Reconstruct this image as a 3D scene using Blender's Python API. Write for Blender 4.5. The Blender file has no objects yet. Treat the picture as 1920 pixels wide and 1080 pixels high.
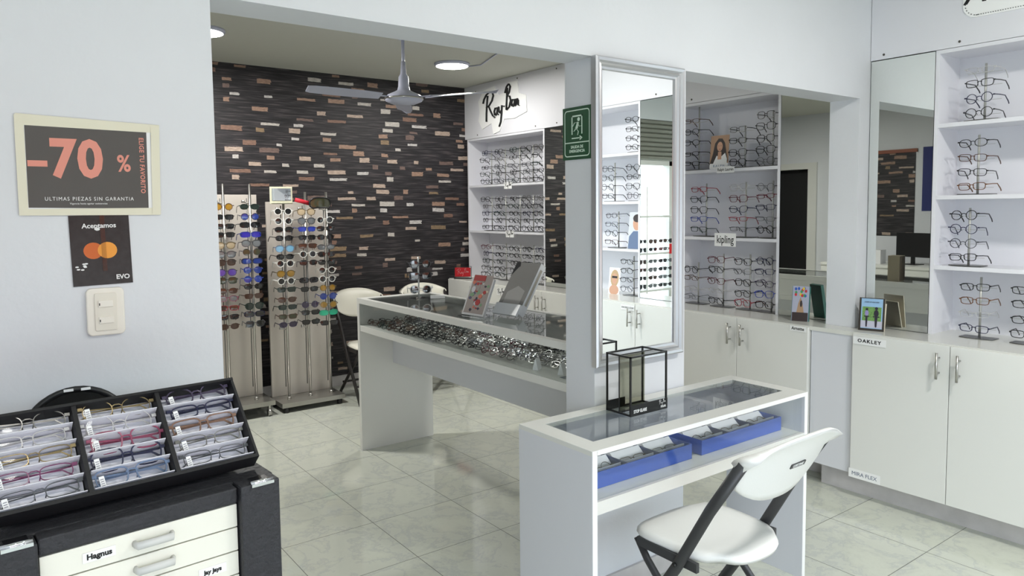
import bpy, bmesh, math, random
from mathutils import Matrix, Vector
random.seed(7)
SC = bpy.context.scene
COL = SC.collection
PI = math.pi

# ------------------------------------------------------------------ camera
EYE = 1.53
F_PX, YAW, PIT, ROL, CX, CY = 1371.33, 0.642472, -0.0692986, -0.00966373, 969.4, 486.4
def cam_axes():
    cy, sy = math.cos(YAW), math.sin(YAW)
    fw = Vector((sy, cy, 0)); rt = Vector((cy, -sy, 0)); up = Vector((0, 0, 1))
    c, s = math.cos(PIT), math.sin(PIT); fw, up = c*fw + s*up, c*up - s*fw
    c, s = math.cos(ROL), math.sin(ROL); rt, up = c*rt + s*up, c*up - s*rt
    return rt, up, fw
rt, up, fw = cam_axes()
cd = bpy.data.cameras.new('camera'); cam = bpy.data.objects.new('camera', cd); COL.objects.link(cam)
cam.matrix_world = Matrix(((rt.x, up.x, -fw.x, 0), (rt.y, up.y, -fw.y, 0), (rt.z, up.z, -fw.z, EYE), (0, 0, 0, 1)))
cd.sensor_fit = 'HORIZONTAL'; cd.sensor_width = 36.0; cd.lens = F_PX/1920*36
cd.shift_x = -(CX-960)/1920; cd.shift_y = (CY-540)/1920
cd.clip_start = 0.05
SC.camera = cam

# ------------------------------------------------------------------ world, exposure
SC.view_settings.view_transform = 'Standard'; SC.view_settings.look = 'None'
SC.view_settings.gamma = 1.0; SC.view_settings.use_curve_mapping = False
SC.view_settings.exposure = 0.12
W = bpy.data.worlds.new('sky'); SC.world = W; W.use_nodes = True
bg = W.node_tree.nodes['Background']; bg.inputs[0].default_value = (0.80, 0.90, 1.0, 1); bg.inputs[1].default_value = 6.5
SC.cycles.transparent_max_bounces = 40
SC.cycles.max_bounces = 10; SC.cycles.diffuse_bounces = 4; SC.cycles.glossy_bounces = 5
SC.cycles.sample_clamp_indirect = 6.0
SC.cycles.caustics_reflective = False; SC.cycles.caustics_refractive = False
SC.cycles.use_denoising = True
def portal(name, loc, rot, sx, sy):
    l = bpy.data.lights.new(name, 'AREA'); l.shape = 'RECTANGLE'; l.size = sx; l.size_y = sy
    l.cycles.is_portal = True
    o = bpy.data.objects.new(name, l); COL.objects.link(o); o.location = loc; o.rotation_euler = rot
portal('daylight_portal', (1.0, -1.66, 1.24), (PI/2, 0, 0), 4.9, 2.3)

# ------------------------------------------------------------------ materials
def lin(c):
    c /= 255.0
    return c/12.92 if c <= 0.04045 else ((c+0.055)/1.055)**2.4
def rgb(r, g, b): return (lin(r), lin(g), lin(b), 1)
MATS = {}
def mat(name, col, rough=0.5, metal=0.0, spec=0.5, noise=0.0, nscale=8.0, bump=0.0, bscale=60.0, coat=0.0, emit=None, estr=0):
    if name in MATS: return MATS[name]
    m = bpy.data.materials.new(name); m.use_nodes = True; nt = m.node_tree; b = nt.nodes['Principled BSDF']
    b.inputs['Base Color'].default_value = col; b.inputs['Roughness'].default_value = rough
    b.inputs['Metallic'].default_value = metal; b.inputs['Specular IOR Level'].default_value = spec
    b.inputs['Coat Weight'].default_value = coat
    if emit: b.inputs['Emission Color'].default_value = emit; b.inputs['Emission Strength'].default_value = estr
    tc = nt.nodes.new('ShaderNodeTexCoord')
    if noise > 0:
        n = nt.nodes.new('ShaderNodeTexNoise'); n.inputs['Scale'].default_value = nscale; n.inputs['Detail'].default_value = 5
        nt.links.new(tc.outputs['Object'], n.inputs['Vector'])
        r = nt.nodes.new('ShaderNodeValToRGB')
        r.color_ramp.elements[0].position = 0.3; r.color_ramp.elements[1].position = 0.7
        r.color_ramp.elements[0].color = tuple(c*(1-noise) for c in col[:3]) + (1,)
        r.color_ramp.elements[1].color = tuple(min(1, c*(1+noise)) for c in col[:3]) + (1,)
        nt.links.new(n.outputs['Fac'], r.inputs['Fac']); nt.links.new(r.outputs['Color'], b.inputs['Base Color'])
    if bump > 0:
        n = nt.nodes.new('ShaderNodeTexNoise'); n.inputs['Scale'].default_value = bscale; n.inputs['Detail'].default_value = 4
        nt.links.new(tc.outputs['Object'], n.inputs['Vector'])
        bp = nt.nodes.new('ShaderNodeBump'); bp.inputs['Strength'].default_value = bump; bp.inputs['Distance'].default_value = 0.01
        nt.links.new(n.outputs['Fac'], bp.inputs['Height']); nt.links.new(bp.outputs['Normal'], b.inputs['Normal'])
    MATS[name] = m
    return m
def glass(name, tint=(1, 1, 1), ior=1.45, gloss=0.0, trans=1.0):
    """thin pane: Fresnel reflection over a tinted transparent pane"""
    if name in MATS: return MATS[name]
    m = bpy.data.materials.new(name); m.use_nodes = True; nt = m.node_tree; nt.nodes.clear()
    out = nt.nodes.new('ShaderNodeOutputMaterial'); mix = nt.nodes.new('ShaderNodeMixShader')
    t = nt.nodes.new('ShaderNodeBsdfTransparent'); t.inputs[0].default_value = (tint[0]*trans, tint[1]*trans, tint[2]*trans, 1)
    g = nt.nodes.new('ShaderNodeBsdfGlossy'); g.inputs['Roughness'].default_value = gloss
    fr = nt.nodes.new('ShaderNodeFresnel'); geo = nt.nodes.new('ShaderNodeNewGeometry')   # same reflectance from either face of the pane
    mr = nt.nodes.new('ShaderNodeMapRange'); mr.inputs[3].default_value = ior; mr.inputs[4].default_value = 1/ior
    nt.links.new(geo.outputs['Backfacing'], mr.inputs[0]); nt.links.new(mr.outputs[0], fr.inputs[0])
    nt.links.new(fr.outputs[0], mix.inputs[0]); nt.links.new(t.outputs[0], mix.inputs[1]); nt.links.new(g.outputs[0], mix.inputs[2])
    nt.links.new(mix.outputs[0], out.inputs[0]); MATS[name] = m
    return m
def mathn(nt, op, a, b=None, clamp=False):
    n = nt.nodes.new('ShaderNodeMath'); n.operation = op; n.use_clamp = clamp
    for i, v in enumerate((a, b)):
        if v is None: continue
        if isinstance(v, (int, float)): n.inputs[i].default_value = v
        else: nt.links.new(v, n.inputs[i])
    return n.outputs[0]

WALL = mat('wall_paint', rgb(222, 224, 229), 0.55, noise=0.015, nscale=3, bump=0.10, bscale=35)
CEIL = mat('ceiling_paint', rgb(206, 206, 196), 0.8)
LAM = mat('white_laminate', rgb(224, 224, 220), 0.28, spec=0.45)
LAMB = mat('bluish_laminate', rgb(218, 219, 225), 0.4)
SHELF = mat('shelf_white', rgb(226, 226, 232), 0.4)
MIRROR = mat('mirror_silver', (0.80, 0.83, 0.80, 1), 0.01, metal=1.0)
MIRROR2 = mat('mirror_clear', (0.93, 0.94, 0.94, 1), 0.0, metal=1.0)
SILVER = mat('brushed_silver', rgb(205, 205, 208), 0.3, metal=0.85)
STEEL = mat('steel', rgb(190, 188, 184), 0.28, metal=1.0)
DSTEEL = mat('dark_steel', rgb(120, 120, 118), 0.35, metal=0.9)
STAND = mat('stand_steel', rgb(184, 184, 180), 0.4, metal=0.55)
BLACK = mat('black_plastic', rgb(22, 22, 24), 0.4)
BLACKM = mat('black_metal', rgb(26, 26, 28), 0.35)
LEATHER = mat('black_leather', rgb(38, 38, 43), 0.55, noise=0.12, nscale=40, bump=0.5, bscale=90)
TRAYB = mat('tray_black', rgb(24, 23, 26), 0.6)
CREAM = mat('cream_drawer', rgb(233, 231, 220), 0.35)
CARD = mat('white_card', rgb(232, 231, 240), 0.5)
PAPER = mat('white_paper', rgb(240, 240, 240), 0.6)
INK = mat('black_ink', rgb(18, 18, 20), 0.6)
CHAIRW = mat('chair_white_plastic', rgb(238, 238, 236), 0.35, bump=0.05, bscale=200)
CHAIRC = mat('chair_cream_plastic', rgb(232, 229, 216), 0.4)
CHAIRM = mat('chair_grey_frame', rgb(66, 66, 68), 0.4, metal=0.3)
CHAIRD = mat('chair_dark_frame', rgb(40, 36, 36), 0.4)
BLUE = mat('blue_box_card', rgb(66, 100, 196), 0.45)
DBLUE = mat('dark_blue_lining', rgb(44, 56, 110), 0.6)
FANW = mat('fan_enamel', rgb(196, 198, 218), 0.3)
GLASS = glass('clear_glass', (0.975, 0.99, 0.985), 1.45)
GLASSD = glass('table_glass', (0.92, 0.94, 0.935), 1.75)
LENS = glass('clear_lens', (0.96, 0.96, 0.96), 1.24)
FILM = glass('tinted_film', (0.66, 0.66, 0.58), 1.3)
LAMPM = mat('led_diffuser', (1, 1, 1, 1), 0.5, emit=(1, 0.99, 0.95, 1), estr=14)
MARB = mat('skirting_marble', rgb(200, 196, 196), 0.3, noise=0.10, nscale=9)

def floor_material():
    m = bpy.data.materials.new('floor_tiles'); m.use_nodes = True; nt = m.node_tree; b = nt.nodes['Principled BSDF']
    tc = nt.nodes.new('ShaderNodeTexCoord'); sp = nt.nodes.new('ShaderNodeSeparateXYZ'); nt.links.new(tc.outputs['Object'], sp.inputs[0])
    P = 0.449
    def grid(o, off):
        t = mathn(nt, 'DIVIDE', mathn(nt, 'ADD', o, 10*P-off), P)
        f = mathn(nt, 'FRACT', t); d = mathn(nt, 'MINIMUM', f, mathn(nt, 'SUBTRACT', 1.0, f))
        return mathn(nt, 'FLOOR', t), mathn(nt, 'LESS_THAN', d, 0.0036)
    ix, gx = grid(sp.outputs[0], 1.516); iy, gy = grid(sp.outputs[1], 1.4306)
    grout = mathn(nt, 'MAXIMUM', gx, gy)
    cb = nt.nodes.new('ShaderNodeCombineXYZ'); nt.links.new(ix, cb.inputs[0]); nt.links.new(iy, cb.inputs[1])
    wn = nt.nodes.new('ShaderNodeTexWhiteNoise'); nt.links.new(cb.outputs[0], wn.inputs['Vector'])
    va = nt.nodes.new('ShaderNodeVectorMath'); va.operation = 'SCALE'; va.inputs['Scale'].default_value = 7
    nt.links.new(wn.outputs['Color'], va.inputs[0])
    vb = nt.nodes.new('ShaderNodeVectorMath'); vb.operation = 'ADD'
    nt.links.new(va.outputs[0], vb.inputs[0]); nt.links.new(tc.outputs['Object'], vb.inputs[1])
    n1 = nt.nodes.new('ShaderNodeTexNoise'); n1.inputs['Scale'].default_value = 4.5; n1.inputs['Detail'].default_value = 10; n1.inputs['Roughness'].default_value = 0.68
    n1.inputs['Distortion'].default_value = 0.35
    nt.links.new(vb.outputs[0], n1.inputs['Vector'])
    r = nt.nodes.new('ShaderNodeValToRGB'); e = r.color_ramp.elements
    e[0].position = 0.25; e[0].color = rgb(198, 202, 190); e[1].position = 0.8; e[1].color = rgb(204, 207, 196)
    for p, c in ((0.40, rgb(206, 209, 197)), (0.47, rgb(200, 203, 192)), (0.50, rgb(190, 193, 188)), (0.53, rgb(203, 206, 195)), (0.66, rgb(200, 203, 193))):
        q = e.new(p); q.color = c
    nt.links.new(n1.outputs['Fac'], r.inputs['Fac'])
    mx = nt.nodes.new('ShaderNodeMix'); mx.data_type = 'RGBA'
    nt.links.new(grout, mx.inputs[0]); nt.links.new(r.outputs[0], mx.inputs[6]); mx.inputs[7].default_value = rgb(92, 92, 86)
    nt.links.new(mx.outputs[2], b.inputs['Base Color'])
    nt.links.new(mathn(nt, 'ADD', mathn(nt, 'MULTIPLY', grout, 0.5), 0.07), b.inputs['Roughness'])
    b.inputs['Specular IOR Level'].default_value = 0.6
    return m
FLOOR = floor_material()

def brick_material():
    m = bpy.data.materials.new('ledgestone_wallpaper'); m.use_nodes = True; nt = m.node_tree; b = nt.nodes['Principled BSDF']
    tc = nt.nodes.new('ShaderNodeTexCoord'); sp = nt.nodes.new('ShaderNodeSeparateXYZ'); nt.links.new(tc.outputs['Object'], sp.inputs[0])
    u = mathn(nt, 'ADD', mathn(nt, 'ADD', sp.outputs[0], sp.outputs[1]), 20.0); v = mathn(nt, 'ADD', sp.outputs[2], 3.0)
    def wn(vec, seed):
        c = nt.nodes.new('ShaderNodeCombineXYZ')
        for i, s in enumerate(vec):
            if isinstance(s, (int, float)): c.inputs[i].default_value = s
            else: nt.links.new(s, c.inputs[i])
        c.inputs[2].default_value = seed
        w = nt.nodes.new('ShaderNodeTexWhiteNoise'); nt.links.new(c.outputs[0], w.inputs['Vector']); return w
    def noise(sx, sz, det=4):
        c = nt.nodes.new('ShaderNodeCombineXYZ')
        nt.links.new(mathn(nt, 'MULTIPLY', u, sx), c.inputs[0]); nt.links.new(mathn(nt, 'MULTIPLY', v, sz), c.inputs[1])
        n = nt.nodes.new('ShaderNodeTexNoise'); n.inputs['Scale'].default_value = 1; n.inputs['Detail'].default_value = det
        nt.links.new(c.outputs[0], n.inputs['Vector']); return n.outputs['Fac']
    H, Wd = 0.055, 0.27
    jag = mathn(nt, 'MULTIPLY', noise(9, 9), 0.016)
    vr = mathn(nt, 'DIVIDE', mathn(nt, 'ADD', v, jag), H)
    row = mathn(nt, 'FLOOR', vr); fv = mathn(nt, 'FRACT', vr)
    off = wn((row, 0.0), 1.7).outputs['Value']
    ur = mathn(nt, 'ADD', mathn(nt, 'DIVIDE', u, Wd), mathn(nt, 'MULTIPLY', off, 5.0))
    cell = mathn(nt, 'FLOOR', ur); fu = mathn(nt, 'FRACT', ur)
    w1 = wn((cell, row), 3.1); w2 = wn((cell, row), 8.3); w3 = wn((cell, row), 5.9)
    wid = mathn(nt, 'ADD', 0.16, mathn(nt, 'MULTIPLY', w3.outputs['Value'], 0.46))
    hgt = mathn(nt, 'ADD', 0.36, mathn(nt, 'MULTIPLY', w1.outputs['Value'], 0.75))
    edge = mathn(nt, 'MULTIPLY', noise(60, 60), 0.12)
    inu = mathn(nt, 'MULTIPLY', mathn(nt, 'GREATER_THAN', fu, 0.04), mathn(nt, 'LESS_THAN', mathn(nt, 'ADD', fu, edge), mathn(nt, 'ADD', wid, 0.1)))
    inv = mathn(nt, 'MULTIPLY', mathn(nt, 'GREATER_THAN', fv, 0.12), mathn(nt, 'LESS_THAN', mathn(nt, 'ADD', fv, edge), mathn(nt, 'ADD', hgt, 0.14)))
    acc = mathn(nt, 'MULTIPLY', mathn(nt, 'MULTIPLY', inu, inv), mathn(nt, 'LESS_THAN', w1.outputs['Value'], 0.56))
    pal = nt.nodes.new('ShaderNodeValToRGB'); pal.color_ramp.interpolation = 'CONSTANT'; e = pal.color_ramp.elements
    cols = [(0, (166, 136, 118)), (0.18, (206, 202, 200)), (0.34, (140, 110, 96)), (0.46, (192, 172, 158)), (0.62, (122, 102, 96)), (0.74, (202, 196, 190)), (0.88, (146, 124, 98))]
    e[0].color = rgb(*cols[0][1]); e[1].position = cols[1][0]; e[1].color = rgb(*cols[1][1])
    for p, c in cols[2:]:
        q = e.new(p); q.color = rgb(*c)
    nt.links.new(w2.outputs['Value'], pal.inputs['Fac'])
    tex = noise(30, 120, 5)
    pm = nt.nodes.new('ShaderNodeMix'); pm.data_type = 'RGBA'; pm.blend_type = 'MULTIPLY'; pm.inputs[0].default_value = 0.8
    tr = nt.nodes.new('ShaderNodeValToRGB'); tr.color_ramp.elements[0].position = .3; tr.color_ramp.elements[0].color = (0.45, 0.42, 0.4, 1); tr.color_ramp.elements[1].position = .65; tr.color_ramp.elements[1].color = (1, 1, 1, 1)
    nt.links.new(tex, tr.inputs['Fac']); nt.links.new(pal.outputs[0], pm.inputs[6]); nt.links.new(tr.outputs[0], pm.inputs[7])
    dk = nt.nodes.new('ShaderNodeValToRGB'); e = dk.color_ramp.elements
    e[0].position = 0.38; e[0].color = rgb(18, 17, 19); e[1].position = 0.68; e[1].color = rgb(82, 74, 76)
    q = e.new(0.52); q.color = rgb(42, 39, 43)
    nt.links.new(mathn(nt, 'ADD', mathn(nt, 'MULTIPLY', noise(5, 75, 5), 0.85), mathn(nt, 'MULTIPLY', noise(2, 20, 2), 0.15)), dk.inputs['Fac'])
    seam = mathn(nt, 'LESS_THAN', fv, 0.07)
    dm = nt.nodes.new('ShaderNodeMix'); dm.data_type = 'RGBA'; nt.links.new(mathn(nt, 'MULTIPLY', seam, 0.8), dm.inputs[0]); nt.links.new(dk.outputs[0], dm.inputs[6]); dm.inputs[7].default_value = rgb(14, 12, 14)
    fm = nt.nodes.new('ShaderNodeMix'); fm.data_type = 'RGBA'; nt.links.new(acc, fm.inputs[0]); nt.links.new(dm.outputs[2], fm.inputs[6]); nt.links.new(pm.outputs[2], fm.inputs[7])
    nt.links.new(fm.outputs[2], b.inputs['Base Color']); b.inputs['Roughness'].default_value = 0.6
    return m
BRICK = brick_material()

# ------------------------------------------------------------------ mesh builder
class MB:
    def __init__(s): s.v = []; s.f = []; s.m = []; s.mi = 0; s.smooth = []
    def add(s, vs, fs, sm=False, M=None):
        o = len(s.v)
        for p in vs:
            p = Vector(p); s.v.append(M @ p if M else p)
        for f in fs: s.f.append([i+o for i in f]); s.m.append(s.mi); s.smooth.append(sm)
        return s
    def box(s, a, b, M=None):
        x0, y0, z0 = a; x1, y1, z1 = b
        if x0 > x1: x0, x1 = x1, x0
        if y0 > y1: y0, y1 = y1, y0
        if z0 > z1: z0, z1 = z1, z0
        return s.add([(x0,y0,z0),(x1,y0,z0),(x1,y1,z0),(x0,y1,z0),(x0,y0,z1),(x1,y0,z1),(x1,y1,z1),(x0,y1,z1)],
              [(0,3,2,1),(4,5,6,7),(0,1,5,4),(1,2,6,5),(2,3,7,6),(3,0,4,7)], M=M)
    def tube(s, pts, r, n=6, closed=False, M=None, flat=None, caps=True):
        pts = [Vector(p) for p in pts]; N = len(pts); rings = []; prev = None
        for i, p in enumerate(pts):
            if closed: d = pts[(i+1) % N]-pts[i-1]
            else: d = pts[min(i+1, N-1)]-pts[max(i-1, 0)]
            d = d.normalized() if d.length > 1e-9 else Vector((0, 0, 1))
            ref = prev if prev is not None else (Vector((0, 1, 0)) if abs(d.y) < 0.9 else Vector((1, 0, 0)))
            a = d.cross(ref)
            if a.length < 1e-6: a = d.cross(Vector((1, 0, 0)))
            a.normalize(); b2 = a.cross(d).normalized(); prev = b2
            rr = r[i] if isinstance(r, (list, tuple)) else r
            fx, fy = flat if flat else (1, 1)
            rings.append([p + a*rr*fx*math.cos(2*PI*(k+.5)/n) + b2*rr*fy*math.sin(2*PI*(k+.5)/n) for k in range(n)])
        vs = [q for R_ in rings for q in R_]; fs = []
        for i in range(N if closed else N-1):
            j = (i+1) % N
            for k in range(n): fs.append((i*n+k, i*n+(k+1) % n, j*n+(k+1) % n, j*n+k))
        if not closed and caps: fs.append(tuple(range(n))[::-1]); fs.append(tuple((N-1)*n+k for k in range(n)))
        return s.add(vs, fs, True if n > 4 else False, M)
    def lathe(s, prof, n=24, M=None):
        vs = []; fs = []
        for r, z in prof:
            for k in range(n): vs.append((r*math.cos(2*PI*k/n), r*math.sin(2*PI*k/n), z))
        for i in range(len(prof)-1):
            for k in range(n): fs.append((i*n+k, i*n+(k+1) % n, (i+1)*n+(k+1) % n, (i+1)*n+k))
        fs.append(tuple(range(n))[::-1]); fs.append(tuple((len(prof)-1)*n+k for k in range(n)))
        return s.add(vs, fs, True, M)
    def prism(s, poly, d0, d1, M=None, axis='z'):
        """poly in xy, extruded along z (or other axis mapping)"""
        def mp(x, y, z): return (x, y, z) if axis == 'z' else ((z, x, y) if axis == 'x' else (x, z, y))
        n = len(poly); vs = [mp(x, y, d0) for x, y in poly] + [mp(x, y, d1) for x, y in poly]
        fs = [tuple(range(n))[::-1], tuple(range(n, 2*n))] + [(i, (i+1) % n, n+(i+1) % n, n+i) for i in range(n)]
        return s.add(vs, fs, M=M)
    def build(s, name, mats, parent=None, M=None, bevel=0, recenter=True):
        me = bpy.data.meshes.new(name)
        vs = s.v
        org = Vector((0, 0, 0))
        me.from_pydata([tuple(v) for v in vs], [], s.f)
        for m in (mats if isinstance(mats, (list, tuple)) else [mats]): me.materials.append(m)
        for i, p in enumerate(me.polygons): p.material_index = s.m[i]; p.use_smooth = s.smooth[i]
        bm = bmesh.new(); bm.from_mesh(me); bmesh.ops.recalc_face_normals(bm, faces=bm.faces); bm.to_mesh(me); bm.free()
        o = bpy.data.objects.new(name, me); COL.objects.link(o)
        if parent: o.parent = parent
        if M is not None: o.matrix_local = M
        if bevel:
            b = o.modifiers.new('bevel', 'BEVEL'); b.width = bevel; b.segments = 2; b.limit_method = 'ANGLE'
        return o
def tag(o, label=None, cat=None, group=None, kind=None):
    if label: o['label'] = label
    if cat: o['category'] = cat
    if group: o['group'] = group
    if kind: o['kind'] = kind
    return o
def thing(name, label, cat, loc=(0, 0, 0), rz=0, group=None, M=None):
    o = bpy.data.objects.new(name, None); COL.objects.link(o); o.empty_display_size = .05
    if M is not None: o.matrix_world = M
    else: o.location = loc; o.rotation_euler = (0, 0, rz)
    return tag(o, label, cat, group)
def struct(name, mb, m, bevel=0): return tag(mb.build(name, m, bevel=bevel), kind='structure')
def T(x, y, z): return Matrix.Translation((x, y, z))
def RZ(a): return Matrix.Rotation(a, 4, 'Z')
def RX(a): return Matrix.Rotation(a, 4, 'X')
def RY(a): return Matrix.Rotation(a, 4, 'Y')
def face_mx(loc, d):
    """local x right, y up, z out of a wall: d = '-x' or '-y' or '+x'"""
    X, Z = {'-x': ((0, -1, 0), (-1, 0, 0)), '-y': ((1, 0, 0), (0, -1, 0)), '+x': ((0, 1, 0), (1, 0, 0)), '+y': ((-1, 0, 0), (0, 1, 0))}[d]
    return Matrix(((X[0], 0, Z[0], loc[0]), (X[1], 0, Z[1], loc[1]), (X[2], 1, Z[2], loc[2]), (0, 0, 0, 1)))
def text(body, size, m, parent, x=0, y=0, z=0.001, align='CENTER', sx=1.0, bold=0.0, shear=0.0, rot=0.0, name='lettering', ext=0.0004, space=1.0, M=None):
    c = bpy.data.curves.new(name, 'FONT'); c.body = body; c.size = size; c.align_x = align; c.align_y = 'CENTER'
    c.extrude = ext; c.offset = bold*size; c.shear = shear; c.space_character = space; c.resolution_u = 3
    c.materials.append(m)
    tmp = bpy.data.objects.new(name, c); me = bpy.data.meshes.new_from_object(tmp); bpy.data.objects.remove(tmp); bpy.data.curves.remove(c)
    o = bpy.data.objects.new(name, me); COL.objects.link(o); o.parent = parent
    L = T(x, y, z) @ RZ(rot) @ Matrix.Diagonal((sx, 1, 1, 1))
    o.matrix_local = (M @ L) if M is not None else L
    return o
def card(name, polys, mats, M, parent=None, t=0.0008):
    """flat printed card: polys = [(points, material index)], each layer a hair above the last; base is layer 0"""
    mb = MB(); z = 0
    for i, (p, mi) in enumerate(polys):
        mb.mi = mi; mb.prism(p, z if i else -t, z+0.0003); z += 0.00035
    return mb.build(name, mats, parent, M)
def rect(x0, y0, x1, y1): return [(x0, y0), (x1, y0), (x1, y1), (x0, y1)]
def ell(cx, cy, rx, ry, n=20, a0=0, a1=2*PI): return [(cx+rx*math.cos(a0+(a1-a0)*k/n), cy+ry*math.sin(a0+(a1-a0)*k/n)) for k in range(n if a1-a0 > 6.2 else n+1)]
def rrect(x0, y0, x1, y1, r, n=4):
    p = []
    for cx, cy, a in ((x1-r, y0+r, -PI/2), (x1-r, y1-r, 0), (x0+r, y1-r, PI/2), (x0+r, y0+r, PI)):
        p += [(cx+r*math.cos(a+PI/2*k/n), cy+r*math.sin(a+PI/2*k/n)) for k in range(n+1)]
    return p

SCRIPT = [  # handwritten eyewear logo, unit width
    [(.14,.52),(.115,.36),(.10,.22),(.095,.08)],
    [(.0,.40),(.03,.47),(.10,.54),(.20,.575),(.285,.56),(.31,.50),(.27,.42),(.18,.345),(.10,.32)],
    [(.17,.335),(.23,.24),(.29,.16),(.35,.13)],
    [(.42,.28),(.37,.29),(.335,.23),(.345,.165),(.385,.16),(.415,.22),(.425,.29),(.425,.19),(.455,.16)],
    [(.465,.30),(.475,.21),(.51,.18),(.545,.23),(.56,.31),(.55,.18),(.525,.04),(.475,-.04)],
    [(.60,.285),(.625,.29)],
    [(.72,.58),(.70,.40),(.685,.22)],
    [(.65,.50),(.70,.60),(.76,.64),(.80,.59),(.77,.50),(.70,.435),(.78,.44),(.81,.36),(.77,.26),(.69,.215)],
    [(.905,.36),(.865,.375),(.835,.32),(.84,.26),(.875,.25),(.905,.31),(.915,.37),(.915,.27),(.935,.25)],
    [(.95,.37),(.955,.26),(.965,.33),(.995,.37),(1.015,.34),(1.015,.26),(1.04,.25)]]
def script_logo(w, m, parent, x, y, z=0.001, r=0.016, M=None, name='lettering'):
    mb = MB()
    for st in SCRIPT:
        rr = [w*r*(1.45 if len(st) == 2 else 1.0)]*len(st)
        mb.tube([((px-.5)*w, (py-.27)*w, 0) for px, py in st], rr, 6, flat=(1, .12))
    L = T(x, y, z)
    return mb.build(name, m, parent, (M @ L) if M is not None else L)

# ------------------------------------------------------------------ key dimensions
YW, YB = 2.03, 2.195            # divider wall
XF, XD, XK = 3.88, 3.63, 3.717  # upper unit face, door face, kick face
ZC = 0.875                      # worktop
XR = 4.14; YBACK = 6.0; ZB = 2.69; ZFR = 2.85
XL_BACK = -0.9; XL_FRONT = -1.5; YS = -1.6

# ------------------------------------------------------------------ room shell
struct('floor', MB().box((-1.6, -1.75, -0.1), (XR+.1, YBACK+.1, 0)), FLOOR)
struct('ceiling', MB().box((XL_BACK-.1, YB, ZB), (XR+.1, YBACK+.1, ZB+.1)).box((XL_FRONT-.1, YS-.15, ZFR), (XR+.1, YW, ZFR+.1)), CEIL)
struct('wall_back', MB().box((XL_BACK-.1, YBACK, 0), (XR+.1, YBACK+.1, ZB)), BRICK)
struct('wall_right', MB().box((XR, YS-.15, 0), (XR+.1, YBACK, ZFR)), WALL)
# left wall of the far room, with a dark doorway
w = MB().box((XL_BACK-.1, YB, 0), (XL_BACK, 5.30, ZB)).box((XL_BACK-.1, 5.93, 0), (XL_BACK, YBACK, ZB)).box((XL_BACK-.1, 5.30, 2.0), (XL_BACK, 5.93, ZB))
struct('wall_left', w, WALL)
struct('wall_entrance_left', MB().box((XL_FRONT-.1, YS, 0), (XL_FRONT, YW, ZFR)), WALL)
# divider: left solid part + header over both openings
struct('wall_divider', MB().box((XL_FRONT-.1, YW, 0), (0.53, YB, 2.09)).box((XL_FRONT-.1, YW, 2.09), (XR, YB, ZFR)), WALL)
struct('pillar', MB().box((1.883, YW, 0), (2.398, YB, 2.09)), WALL)
struct('pillar', MB().box((3.777, YW, 0.0), (XR, YB, 2.09)), WALL)
struct('baseboard_pillar', MB().box((1.878, YW-.012, 0), (2.403, YW-.0005, .085)), MARB)
struct('baseboard_back', MB().box((XL_BACK, YBACK-.015, 0), (3.68, YBACK-.001, .09)), MARB)
mb = MB().box((3.72, -.6, 0), (3.735, 2.17, .112))
struct('baseboard_right', mb, MARB)
struct('trim_1', MB().box((3.655, 1.964, .125), (3.67, 2.206, .868)), LAMB)
# doorway: near-black panel painted as the unlit space beyond the opening
fr = MB().box((XL_BACK-.11, 5.18, 0), (XL_BACK+.03, 5.30, 2.08)).box((XL_BACK-.11, 5.93, 0), (XL_BACK+.03, 5.99, 2.08)).box((XL_BACK-.11, 5.30, 2.0), (XL_BACK+.03, 5.93, 2.08))
d = struct('doorway_dark_panel', MB().box((XL_BACK-.2, 5.2, 0), (XL_BACK-.11, 5.99, 2.05)), mat('doorway_painted_dark', rgb(20, 20, 22), .6))
fr.build('door_frame', LAM, d)
# storefront behind the camera: shutter box, posts, big panes
mb = MB()
mb.box((XL_FRONT, YS-.15, 2.5), (XR, YS, ZFR)).box((XL_FRONT, YS-.15, 0), (0.1, YS, .02)).box((.15, YS-.15, 0), (XR, YS, .36))
mb.box((3.45, YS-.15, .36), (XR, YS, 2.5))
struct('wall_front', mb, WALL)
win = struct('window_1', MB().box((.1, YS-.12, 0), (.16, YS-.03, 2.05)).box((1.28, YS-.12, .36), (1.33, YS-.03, 2.05)).box((1.80, YS-.12, .36), (1.85, YS-.03, 2.05)).box((.1, YS-.12, 2.0), (3.45, YS-.03, 2.06)).box((.16, YS-.16, .34), (3.45, YS+.02, .37)).box((3.40, YS-.12, .36), (3.45, YS-.03, 2.05)), LAM)
MB().box((.16, YS-.08, .37), (3.40, YS-.074, 2.0)).build('pane', GLASS, win)
sh = MB()
for k in range(9): sh.tube([(XL_FRONT, YS-.03, 2.08+k*.05), (3.45, YS-.03, 2.08+k*.05)], .027, 8)
shutter = struct('window_2', sh, mat('shutter_metal', rgb(150, 150, 142), .4, metal=.6))
# street outside
struct('ground', MB().box((-9, -14, -.14), (12, -1.76, -.04)), mat('street_pavement', rgb(190, 186, 178), .8, noise=.1))
bl = MB().box((-6, -12.2, -.04), (9, -12, 3.2)); tag(bl.build('building', mat('orange_render', rgb(120, 58, 32), .8)), 'orange rendered building across the bright street, seen in mirrors', 'building')

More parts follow.
